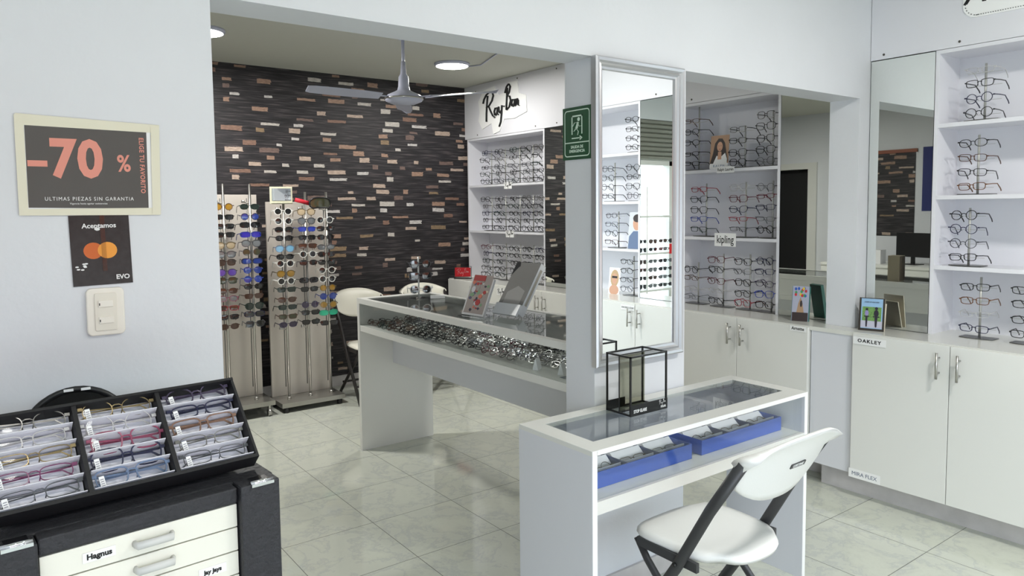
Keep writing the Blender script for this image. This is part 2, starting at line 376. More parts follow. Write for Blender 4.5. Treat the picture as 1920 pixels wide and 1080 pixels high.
# ------------------------------------------------------------------ lamps
def ceiling_lamp(x, y, z, label, power):
    t = thing('ceiling_light', label, 'light', (x, y, z), group='round ceiling lamps')
    MB().lathe([(.142, 0), (.142, -.012), (.134, -.022)], 32).build('rim', FANW, t)
    MB().lathe([(.128, -.0225), (.12, -.026)], 32).build('diffuser', LAMPM, t)
    l = bpy.data.lights.new('lamp_glow', 'AREA'); l.shape = 'DISK'; l.size = .25; l.energy = power; l.color = (1, .985, .93)
    o = bpy.data.objects.new('lamp_glow', l); COL.objects.link(o); o.parent = t; o.location = (0, 0, -.03)
ceiling_lamp(3.15, 5.05, ZB, 'round glowing disc lamp on the ceiling right of the fan', 15)
ceiling_lamp(1.25, 5.0, ZB, 'round glowing disc lamp on the ceiling cut by the white wall at left', 42)
for x in (0.2, 2.6):  # out-of-view lamps, added to light the entrance room
    ceiling_lamp(x, .2, ZFR, 'added round disc lamp on the entrance room ceiling, unseen above and behind the view', 6 if x < 1 else 40)
# cable on the ceiling
tag(MB().tube([(3.27, 5.12, ZB-.006), (3.36, 4.95, ZB-.006), (3.16, 4.35, ZB-.006)], .005, 6).build('lamp_cable', FANW), 'thin cable clipped to the ceiling beside the round lamp', 'cable')

# ceiling fan
fan = thing('ceiling_fan', 'white three-bladed ceiling fan hanging on a long rod', 'fan', (2.31, 4.3, ZB))
MB().lathe([(.06, 0), (.06, -.02), (.03, -.06), (.012, -.065)], 20).build('canopy', FANW, fan)
MB().lathe([(.011, -.05), (.011, -.32)], 12).build('rod', FANW, fan)
MB().lathe([(.014, -.20), (.02, -.28), (.032, -.30), (.035, -.36), (.042, -.385), (.06, -.395), (.105, -.415), (.125, -.44), (.118, -.455), (.07, -.475), (.0, -.48)][::-1], 28).build('motor_housing', FANW, fan)
MB().lathe([(.108, -.428), (.1275, -.438), (.1275, -.444), (.108, -.45)], 28).build('chrome_band', STEEL, fan)
for a in (math.radians(62), math.radians(182), math.radians(-58)):
    M = RZ(a)
    ar = MB().box((.09, -.012, -.436), (.2, .012, -.430), M); br = ar.build('blade_bracket', FANW, fan)
    mb = MB(); rows = [(.17, -.03, .035), (.30, -.055, .055), (.5, -.06, .055), (.62, -.05, .045), (.66, -.02, .02)]
    vs = []; 
    for r, a0, a1 in rows: vs += [(r, a0, -.446), (r, a1, -.420), (r, a0, -.450), (r, a1, -.424)]
    fs = []
    for i in range(len(rows)-1):
        b = i*4; c = b+4
        fs += [(b, b+1, c+1, c), (b+2, c+2, c+3, b+3), (b, c, c+2, b+2), (b+1, b+3, c+3, c+1)]
    fs += [(0, 2, 3, 1), (len(vs)-4, len(vs)-3, len(vs)-1, len(vs)-2)]
    mb.add(vs, fs, M=M); mb.build('blade', FANW, fan)

# ------------------------------------------------------------------ eyeglasses library
def outline(shape, side, n=22):
    p = []
    for k in range(n):
        a = 2*PI*k/n; c, s = math.cos(a), math.sin(a)
        w_, h_, e = {'rect': (.027, .0165, 3.6), 'round': (.0235, .0225, 2.0), 'oval': (.026, .0185, 2.3), 'square': (.0265, .0215, 3.0), 'cat': (.0265, .020, 2.5), 'aviator': (.0275, .0235, 2.4), 'slim': (.026, .013, 3.4), 'wrap': (.033, .019, 2.8)}[shape]
        x = w_*math.copysign(abs(c)**(2/e), c); z = h_*math.copysign(abs(s)**(2/e), s)
        if shape == 'cat': z += .006*max(0, x/w_)**2*(1 if z > 0 else .2); x += .002*(z > 0)
        if shape == 'aviator': x *= (1-.18*max(0, -z/h_)*(1 if x < 0 else .5)); z -= .003
        if shape in ('rect', 'square'): x *= (1+.07*z/h_)
        z += .0015
        p.append((side*(x+.0345+(.002 if shape in ('wrap',) else 0)), z))
    return p
def wrapy(x, k=1.0): return k*1.9*x*x
GC = {}
FR = {}
def frame_mat(c):
    tbl = {'black': (24, 24, 27), 'blue': (40, 62, 150), 'navy': (34, 36, 66), 'red': (150, 44, 58), 'pink': (142, 66, 94), 'brown': (84, 56, 44), 'tortoise': (110, 72, 44),
           'purple': (66, 57, 82), 'grey': (96, 98, 104), 'silver': (130, 128, 126), 'gold': (138, 122, 90), 'white': (236, 236, 232), 'magenta': (112, 48, 90), 'lightblue': (104, 122, 152),
           'clear': (186, 184, 184), 'green': (34, 54, 48), 'wine': (96, 34, 48), 'teal': (46, 170, 140), 'amber': (128, 98, 82)}
    metal = c in ('silver', 'gold', 'grey')
    return mat('frame_'+c, rgb(*tbl[c]), .25 if not metal else .3, metal=.8 if metal else 0)
def lens_mat(c):
    if c == 'clear': return LENS
    tbl = {'black': (18, 18, 20), 'blue': (30, 60, 190), 'brown': (70, 46, 34), 'amber': (160, 120, 30), 'grey': (110, 114, 118), 'silver': (190, 170, 140), 'purple': (90, 60, 160), 'teal': (40, 190, 150),
           'skyblue': (120, 180, 215), 'olive': (60, 62, 40), 'green': (26, 40, 36), 'indigo': (46, 34, 160), 'deepblue': (30, 60, 150), 'plum': (44, 34, 60)}
    return mat('lens_'+c, rgb(*tbl[c]), .08, spec=.8, coat=.6)
def gmesh(kind, shape, thick, folded=False):
    mb = MB()
    if kind in ('front', 'all'):
        for s in (-1, 1):
            mb.tube([(x, wrapy(x, .8 if shape == 'wrap' else .35), z) for x, z in outline(shape, s)], thick, 4, closed=True)
        zb = .006
        mb.tube([(-.0105, 0.0005, zb), (-.004, -.001, zb+.0035), (.004, -.001, zb+.0035), (.0105, .0005, zb)], thick*1.1, 4)
        for s in (-1, 1): mb.box((s*.060, .0005, .006), (s*.0685, .006, .012))
        if kind == 'all' or True:
            for s in (-1, 1): mb.tube([(s*.009, .001, -.002), (s*.008, .007, -.007)], .0013, 4)
    if kind in ('temple_l', 'temple_r', 'all'):
        for s in ((-1, 1) if kind == 'all' else ((-1,) if kind == 'temple_l' else (1,))):
            if folded: pts = [(s*.0675, .004, .009), (s*.060, .0085+(.004 if s > 0 else 0), .008), (-s*.045, .010+(.004 if s > 0 else 0), .004), (-s*.062, .010+(.004 if s > 0 else 0), -.010)]
            else: pts = [(s*.0675, .004, .009), (s*.070, .05, .010), (s*.069, .095, .009), (s*.067, .128, -.016), (s*.066, .136, -.027)]
            mb.tube(pts, [thick*1.1]*3+[thick*1.3]*(len(pts)-3), 4, flat=(1.4, .7))
    if kind in ('lens_l', 'lens_r', 'lenses', 'all'):
        mb.mi = 1 if kind == 'all' else 0
        for s in ((-1, 1) if kind in ('lenses', 'all') else ((-1,) if kind == 'lens_l' else (1,))):
            ol = outline(shape, s); n = len(ol)
            cx = sum(p[0] for p in ol)/n; cz = sum(p[1] for p in ol)/n; k_ = .8 if shape == 'wrap' else .35
            vs = [(cx, wrapy(cx, k_)-.0015, cz)] + [(x, wrapy(x, k_), z) for x, z in ol]
            mb.add(vs, [(0, 1+k, 1+(k+1) % n) for k in range(n)], True)
    return mb
def gdata(kind, shape, thick, fm, lm=None, folded=False):
    key = (kind, shape, thick, fm.name, lm.name if lm else None, folded)
    if key not in GC:
        nm = {'front': 'frame_front', 'temple_l': 'temple', 'temple_r': 'temple', 'lens_l': 'lens', 'lens_r': 'lens', 'lenses': 'lens'}.get(kind, 'eyeglasses')
        o = gmesh(kind, shape, thick, folded).build(nm, [fm] if kind != 'all' else [fm, lm]); GC[key] = o.data
        bpy.data.objects.remove(o)
    return GC[key]
def newobj(name, data, parent=None):
    o = bpy.data.objects.new(name, data); COL.objects.link(o)
    if parent: o.parent = parent
    return o
def eyeglasses(M, shape, color, label, group, detail=True, lens='clear', thick=.0018, folded=False, name='eyeglasses', cat='glasses', price=False):
    fm = frame_mat(color); lm = lens_mat(lens)
    if detail == 0:
        o = newobj(name, gdata('all', shape, thick, fm, lm, folded)); o.matrix_world = M
        return tag(o, label, cat, group)
    if detail == 1:
        o = newobj(name, gdata('front', shape, thick, fm)) ; o.matrix_world = M; tag(o, label, cat, group)
        newobj('lens', gdata('lens_l', shape, thick, lm), o); newobj('lens', gdata('lens_r', shape, thick, lm), o)
        newobj('temple', gdata('temple_l', shape, thick, fm, None, folded), o); newobj('temple', gdata('temple_r', shape, thick, fm, None, folded), o)
        return o
    t = thing(name, label, cat, M=M, group=group)
    newobj('frame_front', gdata('front', shape, thick, fm), t)
    for k in ('lens_l', 'lens_r'): newobj('lens', gdata(k, shape, thick, lm), t)
    for k in ('temple_l', 'temple_r'): newobj('temple', gdata(k, shape, thick, fm, None, folded), t)
    if price:
        if 'tagm' not in GC:
            mb = MB().box((-.0045, -.0022, -.011), (.0045, -.0014, .011)); mb.mi = 1
            for k in range(4): mb.box((-.003, -.0025, -.008+k*.004), (.003, -.0021, -.0062+k*.004))
            o = mb.build('price_tag', [PAPER, mat('grey_print', rgb(150, 150, 158), .7)]); GC['tagm'] = o.data; bpy.data.objects.remove(o)
        g = newobj('price_tag', GC['tagm'], t); g.matrix_local = T(-.052, -.001, -.004) @ RY(-.1)
    return t
ORD = ['top', 'second from top', 'third from top', 'fourth from top', 'fifth from top', 'sixth from top', 'seventh from top', 'eighth from top', 'ninth from top', 'tenth from top', 'eleventh from top', 'twelfth from top', 'thirteenth from top', 'lowest']
ORL = ['first', 'second', 'third', 'fourth', 'fifth']
def eyewear_stand(x, y, zb, zt, zs, label, group, rz=-PI/2, wide=True):
    h = zt-zb
    t = thing('eyewear_stand', label, 'display stand', (x, y, zb), rz, group)
    MB().prism([(-.075, -.045), (-.03, -.058), (.03, -.058), (.075, -.045), (.075, .03), (-.075, .03)], .0005, .004).build('base_plate', DSTEEL, t)
    MB().tube([(0, 0, .004), (0, 0, h)], .0055, 8).build('pole', STAND, t)
    for z in zs:
        zz = z-zb
        MB().tube([(-.075, -.012, zz-.004), (.075, -.012, zz-.004)], .0014, 4).build('glasses_bar', STAND, t)
    return t

# ------------------------------------------------------------------ built-in units on the right wall
def shelf_bay(y0, y1, zs, ztop, label, x0=XF):
    t = thing('shelf_unit', label, 'shelving', (x0, (y0+y1)/2, ZC))
    M = t.matrix_world = T(x0, (y0+y1)/2, ZC); inv = M.inverted()
    for y in (y0, y1-.018): MB().box((x0, y, ZC), (XR-.005, y+.018, ztop)).build('side_panel', SHELF, t, inv)
    MB().box((XR-.03, y0+.018, ZC), (XR-.012, y1-.018, ztop)).build('back_panel', SHELF, t, inv)
    MB().box((x0, y0+.018, ztop-.018), (XR-.03, y1-.018, ztop)).build('top_panel', SHELF, t, inv)
    for z in zs: MB().box((x0, y0+.018, z-.02), (XR-.03, y1-.018, z)).build('shelf', SHELF, t, inv, bevel=.001)
    return t
shelf_bay(.72, 1.70, (1.93, 1.575, 1.225), 2.29, 'white built-in shelf unit with four eyeglass shelves at right edge')
shelf_bay(-.60, .345, (1.93, 1.575, 1.225), 2.29, 'white built-in shelf unit seen only in the framed pillar mirror')
shelf_bay(2.563, 3.35, (1.772, 1.332), 2.215, 'white built-in shelf unit with three shelves, right of the pillar')
shelf_bay(4.787, 5.965, (1.755, 1.325), 2.195, 'white built-in shelf unit in the far corner under the script logo sign')
def mirror_strip(y0, y1, z1, label):
    t = thing('wall_mirror', label, 'mirror', (XF, (y0+y1)/2, ZC)); inv = T(XF, (y0+y1)/2, ZC).inverted()
    t.matrix_world = T(XF, (y0+y1)/2, ZC)
    MB().box((XF+.004, y0+.001, ZC+.001), (XF+.02, y1-.001, z1)).build('backing_board', mat('mirror_edge', rgb(70, 78, 74), .4), t, inv)
    MB().box((XF, y0+.003, ZC+.003), (XF+.0035, y1-.003, z1-.003)).build('mirror_glass', MIRROR, t, inv)
mirror_strip(1.70, 2.028, 2.29, 'tall frameless mirror strip between the wall corner and right shelves')
mirror_strip(.345, .72, 2.29, 'tall frameless mirror strip seen reflected in the framed pillar mirror')
mirror_strip(2.197, 2.563, 2.215, 'tall frameless mirror strip right of the middle shelf unit, reflecting a dark doorway')
mirror_strip(4.35, 4.785, 2.195, 'tall frameless mirror strip reflecting the stone wallpaper beside the far shelves')
struct('trim_2', MB().box((XF, 3.352, ZC), (XF+.02, 4.348, 2.195)), SHELF)
# fascia panels above the units
SCREW = mat('screw_dark', rgb(90, 88, 84), .4, metal=.7)
def fascia(name, y0, y1, z0, z1, screws):
    o = struct(name, MB().box((XF-.004, y0, z0), (XF+.012, y1, z1)), SHELF)
    for y, z in screws: MB().lathe([(.006, 0), (.006, .003), (.003, .004)], 10, face_mx((XF-.004, y, z), '-x')).build('screw', SCREW, o)
fascia('trim_3', -.6, 2.027, 2.292, ZFR-.002, [(1.958, 2.315), (1.592, 2.315), (1.22, 2.315), (.9, 2.315), (.5, 2.315)])
fascia('trim_4', 2.2, 3.36, 2.217, ZB-.002, [(3.23, 2.24), (2.7, 2.24)])
fascia('trim_5', 3.36, 5.997, 2.197, ZB-.002, [(5.5, 2.225), (4.62, 2.225), (4.62, 2.66), (5.15, 2.66), (5.78, 2.225), (5.80, 2.63), (4.9, 2.225)])
# worktop
wt = MB().box((3.65, -.6, ZC-.022), (3.774, 1.98, ZC)).box((3.65, 1.98, ZC-.022), (3.774, 5.96, ZC)).box((3.774, -.6, ZC-.022), (XR-.01, YW-.002, ZC)).box((3.774, YB+.002, ZC-.022), (XR-.01, 5.96, ZC))
tag(wt.build('worktop', mat('worktop_laminate', rgb(222, 222, 216), .15, spec=.55)), 'long pale glossy worktop running along the right wall under the shelves', 'worktop')
# base cabinets
def base_cabinet(y0, y1, label):
    t = thing('base_cabinet', label, 'cabinet', (XD, (y0+y1)/2, 0), group='white base cabinets'); inv = T(XD, (y0+y1)/2, 0).inverted()
    t.matrix_world = T(XD, (y0+y1)/2, 0)
    ym = (y0+y1)/2
    kx = 3.74 if y1 < 2.1 else 3.86
    MB().box((XD+.021, y0+.001, .115), (XR-.01, y1-.001, ZC-.024)).build('carcass', LAM, t, inv)
    for a, b, hy in ((y0+.002, ym-.0015, ym-.045), (ym+.0015, y1-.002, ym+.045)):
        dr = MB().box((XD, a, .113), (XD+.018, b, .869)).build('door', LAM, t, inv, bevel=.0015)
        h = MB()
        h.tube([(XD-.032, hy, .712), (XD-.032, hy, .836)], .006, 10)
        for z in (.738, .81): h.tube([(XD-.032, hy, z), (XD, hy, z)], .004, 8)
        h.build('handle', STEEL, dr)
base_cabinet(1.02, 1.962, 'white two-door base cabinet at right edge, under the cyclist card')
base_cabinet(.06, 1.018, 'white two-door base cabinet seen in the framed pillar mirror')
base_cabinet(-.6, .058, 'white base cabinet nearest the shop window')
base_cabinet(2.212, 3.136, 'white two-door base cabinet right of the pillar, behind the small display counter')
base_cabinet(3.138, 4.066, 'white two-door base cabinet hidden mostly behind the pillar')
base_cabinet(4.068, 4.995, 'white two-door base cabinet under the mirror strip of the far room')
base_cabinet(4.997, 5.95, 'white two-door base cabinet in the far corner under the script labels')
struct('baseboard_far', MB().box((3.84, 2.21, 0), (3.855, 5.96, .114)), MARB)

# ------------------------------------------------------------------ stands and eyeglasses on the right wall
XP, XG = 3.95, 3.872
def g_at(x, y, z, rz=-PI/2, jit=.12):
    return T(x, y, z) @ RZ(rz+random.uniform(-jit, jit)) @ RX(random.uniform(-.06, .06)) @ RY(random.uniform(-.04, .04))
B = 'black'
F_STANDS = [
 ('upper', 1.50, 1.932, 2.205, (2.164, 2.102, 2.032, 1.964), ('clear', B, 'navy', B), ('slim', 'rect', 'round', 'round')),
 ('second', 1.52, 1.577, 1.866, (1.822, 1.751, 1.682, 1.614), (B, 'brown', B, 'tortoise'), ('oval', 'rect', 'rect', 'rect')),
 ('third', 1.55, 1.227, 1.512, (1.476, 1.409, 1.339, 1.272), (B, 'navy', 'grey', B), ('round', 'round', 'round', 'rect')),
 ('bottom', 1.49, ZC, 1.174, (1.129, 1.062, .997, .927), (B, 'tortoise', 'clear', 'navy'), ('rect', 'rect', 'slim', 'rect')),
 ('bottom', 1.27, ZC, 1.162, (1.128, 1.064, .993, .925), (B, B, B, B), ('rect', 'rect', 'rect', 'rect'))]
for i, (sh_, y, zb, zt, zs, cols, shp) in enumerate(F_STANDS):
    who = 'right edge' if i == 4 else sh_+' shelf'
    where = ('on the stand cut by the right edge of view' if i == 4 else 'on the stand on the right unit\'s %s shelf' % sh_)
    eyewear_stand(XP, y, zb, zt, zs, 'slim steel eyewear stand ' + ('cut by the right edge of view' if i == 4 else 'on the %s shelf of the right shelf unit' % sh_), 'eyewear stands of the right unit')
    for k, z in enumerate(zs):
        eyeglasses(g_at(XG, y-.003, z), shp[k], cols[k], '%s eyeglasses, %s %s' % (cols[k], ORD[k] if k < 3 else 'lowest', where), 'eyeglasses of the right shelf unit', 2, thick=.0014 if cols[k] == 'clear' else .0021)
# hidden-side bay, seen in the framed mirror
for sh_, y, zb, zt, zs in (('top', .27, 1.932, 2.2, (2.164, 2.095, 2.03, 1.965)), ('second', .28, 1.577, 1.86, (1.82, 1.752, 1.684, 1.616)), ('second', .02, 1.577, 1.87, (1.82, 1.752, 1.684, 1.616)), ('third', .06, 1.227, 1.5, (1.47, 1.405, 1.338, 1.272)), ('bottom', .22, ZC, 1.17, (1.13, 1.062, .997, .93))):
    wh = '%s shelf seen in the framed mirror, %s stand' % (sh_, 'left' if y < .15 else 'right')
    eyewear_stand(XP, y, zb, zt, zs, 'slim steel eyewear stand, %s' % wh, 'eyewear stands seen in the framed mirror')
    for k, z in enumerate(zs):
        c = random.choice([B, B, B, 'grey', 'brown'])
        eyeglasses(g_at(XG, y, z), random.choice(['rect', 'square', 'round', 'oval']), c, '%s eyeglasses, %s on %s' % (c, ORD[k] if k < 3 else 'lowest', wh), 'eyeglasses seen in the framed mirror', 2, thick=.002)

K_STANDS = [
 ('top', 1, 3.225, 1.774, 2.225, (2.095, 2.024, 1.954, 1.879, 1.816), ('brown', B, B, B, B), ('slim', 'oval', 'oval', 'slim', 'slim')),
 ('top', 2, 2.86, 1.774, 2.039, (2.008, 1.939, 1.865, 1.805), (B,)*4, ('rect', 'rect', 'square', 'square')),
 ('top', 3, 2.66, 1.774, 2.113, (2.077, 2.011, 1.938, 1.871, 1.804), (B, B, B, B, 'grey'), ('square', 'square', 'square', 'square', 'round')),
 ('middle', 1, 3.16, 1.334, 1.685, (1.643, 1.579, 1.509, 1.449, 1.381), ('red', B, B, 'blue', 'green'), ('rect', 'cat', 'square', 'rect', 'rect')),
 ('middle', 2, 2.85, 1.334, 1.685, (1.648, 1.578, 1.511, 1.451, 1.387), ('clear', 'wine', 'navy', 'red', 'grey'), ('square', 'square', 'cat', 'slim', 'slim')),
 ('middle', 3, 2.655, 1.334, 1.686, (1.645, 1.590, 1.523, 1.452, 1.387), ('grey', 'wine', 'navy', 'grey', B), ('round', 'slim', 'rect', 'slim', 'round')),
 ('bottom', 1, 3.222, ZC, 1.155, (1.110, 1.052, .976, .925), (B, 'brown', 'clear', 'grey'), ('round', 'slim', 'slim', 'slim')),
 ('bottom', 2, 3.016, ZC, 1.222, (1.186, 1.122, 1.046, .984, .918), ('wine', B, 'wine', 'clear', B), ('square', 'cat', 'cat', 'slim', 'cat')),
 ('bottom', 3, 2.811, ZC, 1.228, (1.183, 1.122, 1.052, .981, .922), (B, 'grey', B, B, 'red'), ('square', 'oval', 'square', 'cat', 'square')),
 ('bottom', 4, 2.655, ZC, 1.227, (1.195, 1.130, 1.056, .991, .926), ('navy', 'navy', 'purple', 'blue', B), ('round', 'rect', 'oval', 'square', 'square'))]
for sh_, si, y, zb, zt, zs, cols, shp in K_STANDS:
    wh = '%s stand of the middle unit\'s %s shelf' % (ORL[si-1], sh_)
    eyewear_stand(XP, y, zb, zt, zs, 'steel eyewear stand, %s' % wh.replace('stand of', 'from left on'), 'eyewear stands of the middle unit')
    for k, z in enumerate(zs):
        eyeglasses(g_at(XG, y, z), shp[k], cols[k], '%s eyeglasses, %s on the %s' % (cols[k], ORD[k] if k < len(zs)-1 else 'lowest', wh), 'eyeglasses of the middle shelf unit', 1, thick=.0014 if cols[k] in ('clear', 'grey') else .002)
R_ROWS = [('top', 1.757, 2.08, (2.045, 1.98, 1.91, 1.85, 1.785)), ('middle', 1.327, 1.65, (1.618, 1.553, 1.487, 1.425, 1.36)), ('bottom', ZC, 1.21, (1.175, 1.113, 1.046, .98, .925))]
for sh_, zb, zt, zs in R_ROWS:
    for si, y in enumerate((5.66, 5.44, 5.22, 5.03, 4.86)):
        wh = '%s stand of the far unit\'s %s shelf' % (ORL[si], sh_)
        eyewear_stand(XP, y, zb, zt, zs, 'steel eyewear stand, %s' % wh.replace('stand of', 'from left on'), 'eyewear stands of the far unit')
        for k, z in enumerate(zs):
            c = random.choice([B, B, B, B, 'grey', 'navy', 'green', 'silver'])
            if (sh_, si, k) == ('bottom', 0, 0): c = 'wine'
            if (sh_, si, k) == ('bottom', 0, 1): c = 'navy'
            eyeglasses(g_at(XG, y, z, jit=.25), random.choice(['rect', 'square', 'square', 'round', 'oval']), c, '%s eyeglasses, %s on the %s' % (c, ORD[k] if k < 4 else 'lowest', wh), 'eyeglasses of the far shelf unit', 0, thick=.0022)

# ------------------------------------------------------------------ signs and labels
# script logo on the far fascia
t = thing('logo_sign', 'white cut-out sign with black handwritten logo on the far fascia', 'sign', M=face_mx((XF-.004, 5.39, 2.43), '-x'))
pl = [(-.34, .00), (-.36, .10), (-.27, .19), (-.10, .21), (-.04, .12), (.06, .13), (.12, .21), (.25, .21), (.27, .10), (.37, .07), (.38, -.07), (.20, -.11), (.05, -.10), (-.02, -.20), (-.12, -.22), (-.15, -.12), (-.30, -.16), (-.36, -.08)]
MB().prism(pl, 0, .008).build('backing_plate', mat('acrylic_white', rgb(250, 250, 250), .2), t)
script_logo(.53, INK, t, .0, 0, .0095, r=.040)
# ARNETTE sign
t = thing('brand_sign', 'white dotted cut-out sign with bold black capitals, cut by top right corner', 'sign', M=face_mx((XF-.004, 1.24, 2.52), '-x'))
MB().prism(rrect(-.34, -.105, .34, .12, .06), 0, .006).build('backing_plate', mat('acrylic_white', rgb(250, 250, 250), .2), t)
text('ARNETTE', .155, INK, t, 0, .01, .0075, sx=.92, bold=.012, shear=.25, space=1.15)
db = MB()
for k in range(60):
    a = k/60; p = rrect(-.33, -.095, .33, .11, .055, 6); i = int(a*len(p)); 
    db.box((p[i][0]-.002, p[i][1]-.002, .006), (p[i][0]+.002, p[i][1]+.002, .0075))
for k in range(56):
    for yy in (-.095, .11): x = -.28+.56*k/55; db.box((x-.002, yy-.002, .006), (x+.002, yy+.002, .0075))
db.build('dotted_border', DSTEEL, t)
def label_card(x, y, z, w_, h_, d, label, txt=None, size=.03, logo=False, col=INK, **kw):
    t = thing('label_card', label, 'label', M=face_mx((x, y, z), d), group='printed name labels')
    MB().box((-w_/2, -h_/2, 0), (w_/2, h_/2, .0015)).build('card', PAPER, t)
    if logo: script_logo(w_*.8, col, t, 0, 0, .0022, r=.03)
    elif txt: text(txt, size, col, t, 0, 0, .0016, **kw)
    return t
label_card(XF-.002, 2.952, 1.318, .165, .085, '-x', 'white label with tall lowercase lettering on the middle unit\'s lower shelf edge', 'kipling', .072, sx=.72, bold=.006)
label_card(XF-.002, 2.955, 1.766, .135, .042, '-x', 'white label with small lettering under the portrait card', 'Ralph Lauren', .026, sx=.9, bold=.01)
label_card(XF-.002, 5.305, 1.738, .115, .06, '-x', 'white script label on the far unit\'s upper shelf edge', logo=True)
label_card(XF-.002, 5.285, 1.304, .12, .06, '-x', 'white script label on the far unit\'s lower shelf edge', logo=True)
label_card(XD-.001, 5.085, .818, .115, .06, '-x', 'white script label on the far corner cabinet door', logo=True)
label_card(XD-.001, 1.872, .838, .168, .038, '-x', 'white label with wide bold capitals at top of the right cabinet door', 'OAKLEY', .024, sx=1.15, bold=.03, space=1.25)
label_card(XD-.001, 1.882, .138, .165, .046, '-x', 'white label with thin blue-grey capitals at foot of the right cabinet door', 'MIRA FLEX', .028, col=mat('slate_ink', rgb(96, 106, 130), .6))
label_card(XD-.001, 2.272, .855, .098, .030, '-x', 'small white label with dark serif lettering near the counter brochure', 'Arnette', .024, bold=.02)
label_card(XD-.001, .47, .838, .13, .034, '-x', 'white label on the cabinet door seen in the framed mirror', 'NICK JORDAN', .018, bold=.01)

# exit sign on the pillar's left face
GRN = mat('exit_green', rgb(28, 78, 48), .4); EXW = mat('exit_white', rgb(214, 234, 218), .5)
t = thing('exit_sign', 'green emergency exit sign with running figure on the pillar\'s side', 'sign', M=face_mx((1.8825, 2.121, 1.816), '-x'))
MB().prism(rect(-.083, -.1, .083, .1), 0, .003).build('sign_plate', GRN, t)
def ring(poly_o, poly_i, z0, z1):
    mb = MB(); n = len(poly_o)
    mb.add([(x, y, z1) for x, y in poly_o]+[(x, y, z1) for x, y in poly_i], [(i, (i+1) % n, n+(i+1) % n, n+i) for i in range(n)])
    return mb
mb = ring(rrect(-.072, -.089, .072, .089, .014), rrect(-.068, -.085, .068, .085, .011), 0, .0034)
mb.box((-.070, -.037, .003), (.070, -.033, .0034)); mb.build('border', EXW, t)
mb = MB()
for a in (rect(-.031, -.004, -.0255, .068), rect(.0255, -.004, .031, .068), rect(-.031, .0625, .031, .068), rect(-.03, -.0205, .022, -.0165)): mb.prism(a, .003, .0035)
mb.prism([(.016, -.028), (.032, -.0185), (.016, -.009)], .003, .0035)
mb.prism(ell(.010, .052, .0075, .0075), .003, .0036)
mb.prism([(.002, .043), (.012, .040), (.004, .016), (-.009, .020)], .003, .0036)
for st in ([(.006, .040), (-.012, .040), (-.022, .027)], [(.008, .036), (.016, .024), (.026, .026)], [(-.003, .018), (.010, .006), (.006, -.008)], [(-.004, .018), (-.014, .008), (-.029, .009)]):
    mb.tube([(x, y, .0033) for x, y in st], .0042, 6, flat=(1, .1))
mb.build('running_figure', EXW, t)
text('SALIDA DE', .0155, EXW, t, 0, -.052, .0034, bold=.02, sx=.95); text('EMERGENCIA', .0155, EXW, t, 0, -.068, .0034, bold=.02, sx=.95)

# framed mirror on pillar
t = thing('framed_mirror', 'tall silver-framed mirror hanging on the front of the pillar', 'mirror', M=face_mx((2.114, YW-.001, 1.508), '-y'))
W2, H2 = .246, .582
mb = MB(); prof = [(0, 0), (0, .026), (.006, .032), (.016, .030), (.022, .022), (.030, .024), (.036, .016), (.044, .014), (.048, .006), (.048, 0)]
def ringpts(d, z): return [(-W2+d, -H2+d, z), (W2-d, -H2+d, z), (W2-d, H2-d, z), (-W2+d, H2-d, z)]
vs = [p for d, z in prof for p in ringpts(d, z)]; n = len(prof)
mb.add(vs, [(i*4+k, i*4+(k+1) % 4, (i+1)*4+(k+1) % 4, (i+1)*4+k) for i in range(n-1) for k in range(4)])
mb.build('mirror_frame', SILVER, t)
MB().box((-W2+.044, -H2+.044, .001), (W2-.044, H2-.044, .007)).build('mirror_glass', MIRROR2, t)

# ------------------------------------------------------------------ left wall: poster, sticker, switch
PDK = mat('poster_charcoal', rgb(84, 80, 78), .5); PPK = mat('poster_coral', rgb(228, 150, 134), .5); TAPE = mat('yellowed_tape', rgb(230, 226, 206), .4); PWH = mat('poster_cream', rgb(226, 222, 214), .5)
t = thing('discount_poster', 'charcoal discount poster with coral numerals taped on the left wall', 'poster', M=face_mx((.244, YW-.002, 1.640), '-y'))
card('poster_sheet', [([(-.133, -.103), (.131, -.103), (.131, .102), (-.133, .105)], 0), ([(-.131, -.097), (.120, -.101), (.122, .096), (-.131, .099)], 1)], [PAPER, PDK], Matrix(), t)
mb = MB()
for p in ([(-.148, .092), (.152, .088), (.152, .108), (-.148, .118)], [(-.148, -.115), (.146, -.117), (.146, -.099), (-.148, -.100)], [(-.150, -.115), (-.132, -.115), (-.132, .115), (-.150, .115)], [(.128, -.116), (.147, -.116), (.152, .106), (.132, .106)]):
    zt0 = .0008+.0003*len(mb.f)/6; mb.prism(p, zt0, zt0+.0002)
mb.build('tape', TAPE, t)
MB().prism(rect(-.129, -.002, -.090, .012), .0009, .0014).build('minus_mark', PPK, t)
text('70', .122, PPK, t, -.031, .014, .0011, sx=.86, bold=.035, space=1.08); text('%', .056, PPK, t, .069, .008, .0011, sx=.78, bold=.02)
text('ELIGE TU FAVORITO', .0145, PPK, t, .109, .006, .0011, rot=-PI/2, bold=.02, space=1.1, sx=.95)
text('ULTIMAS PIEZAS SIN GARANTIA', .0125, PAPER, t, -.006, -.077, .0011, space=1.25, sx=.85); text('Vigencia hasta agotar existencias', .006, PAPER, t, -.01, -.088, .0011)
t = thing('payment_sticker', 'black payment card sticker with orange circles above the light switch', 'sticker', M=face_mx((.2555, YW-.002, 1.4385), '-y') @ RZ(.02))
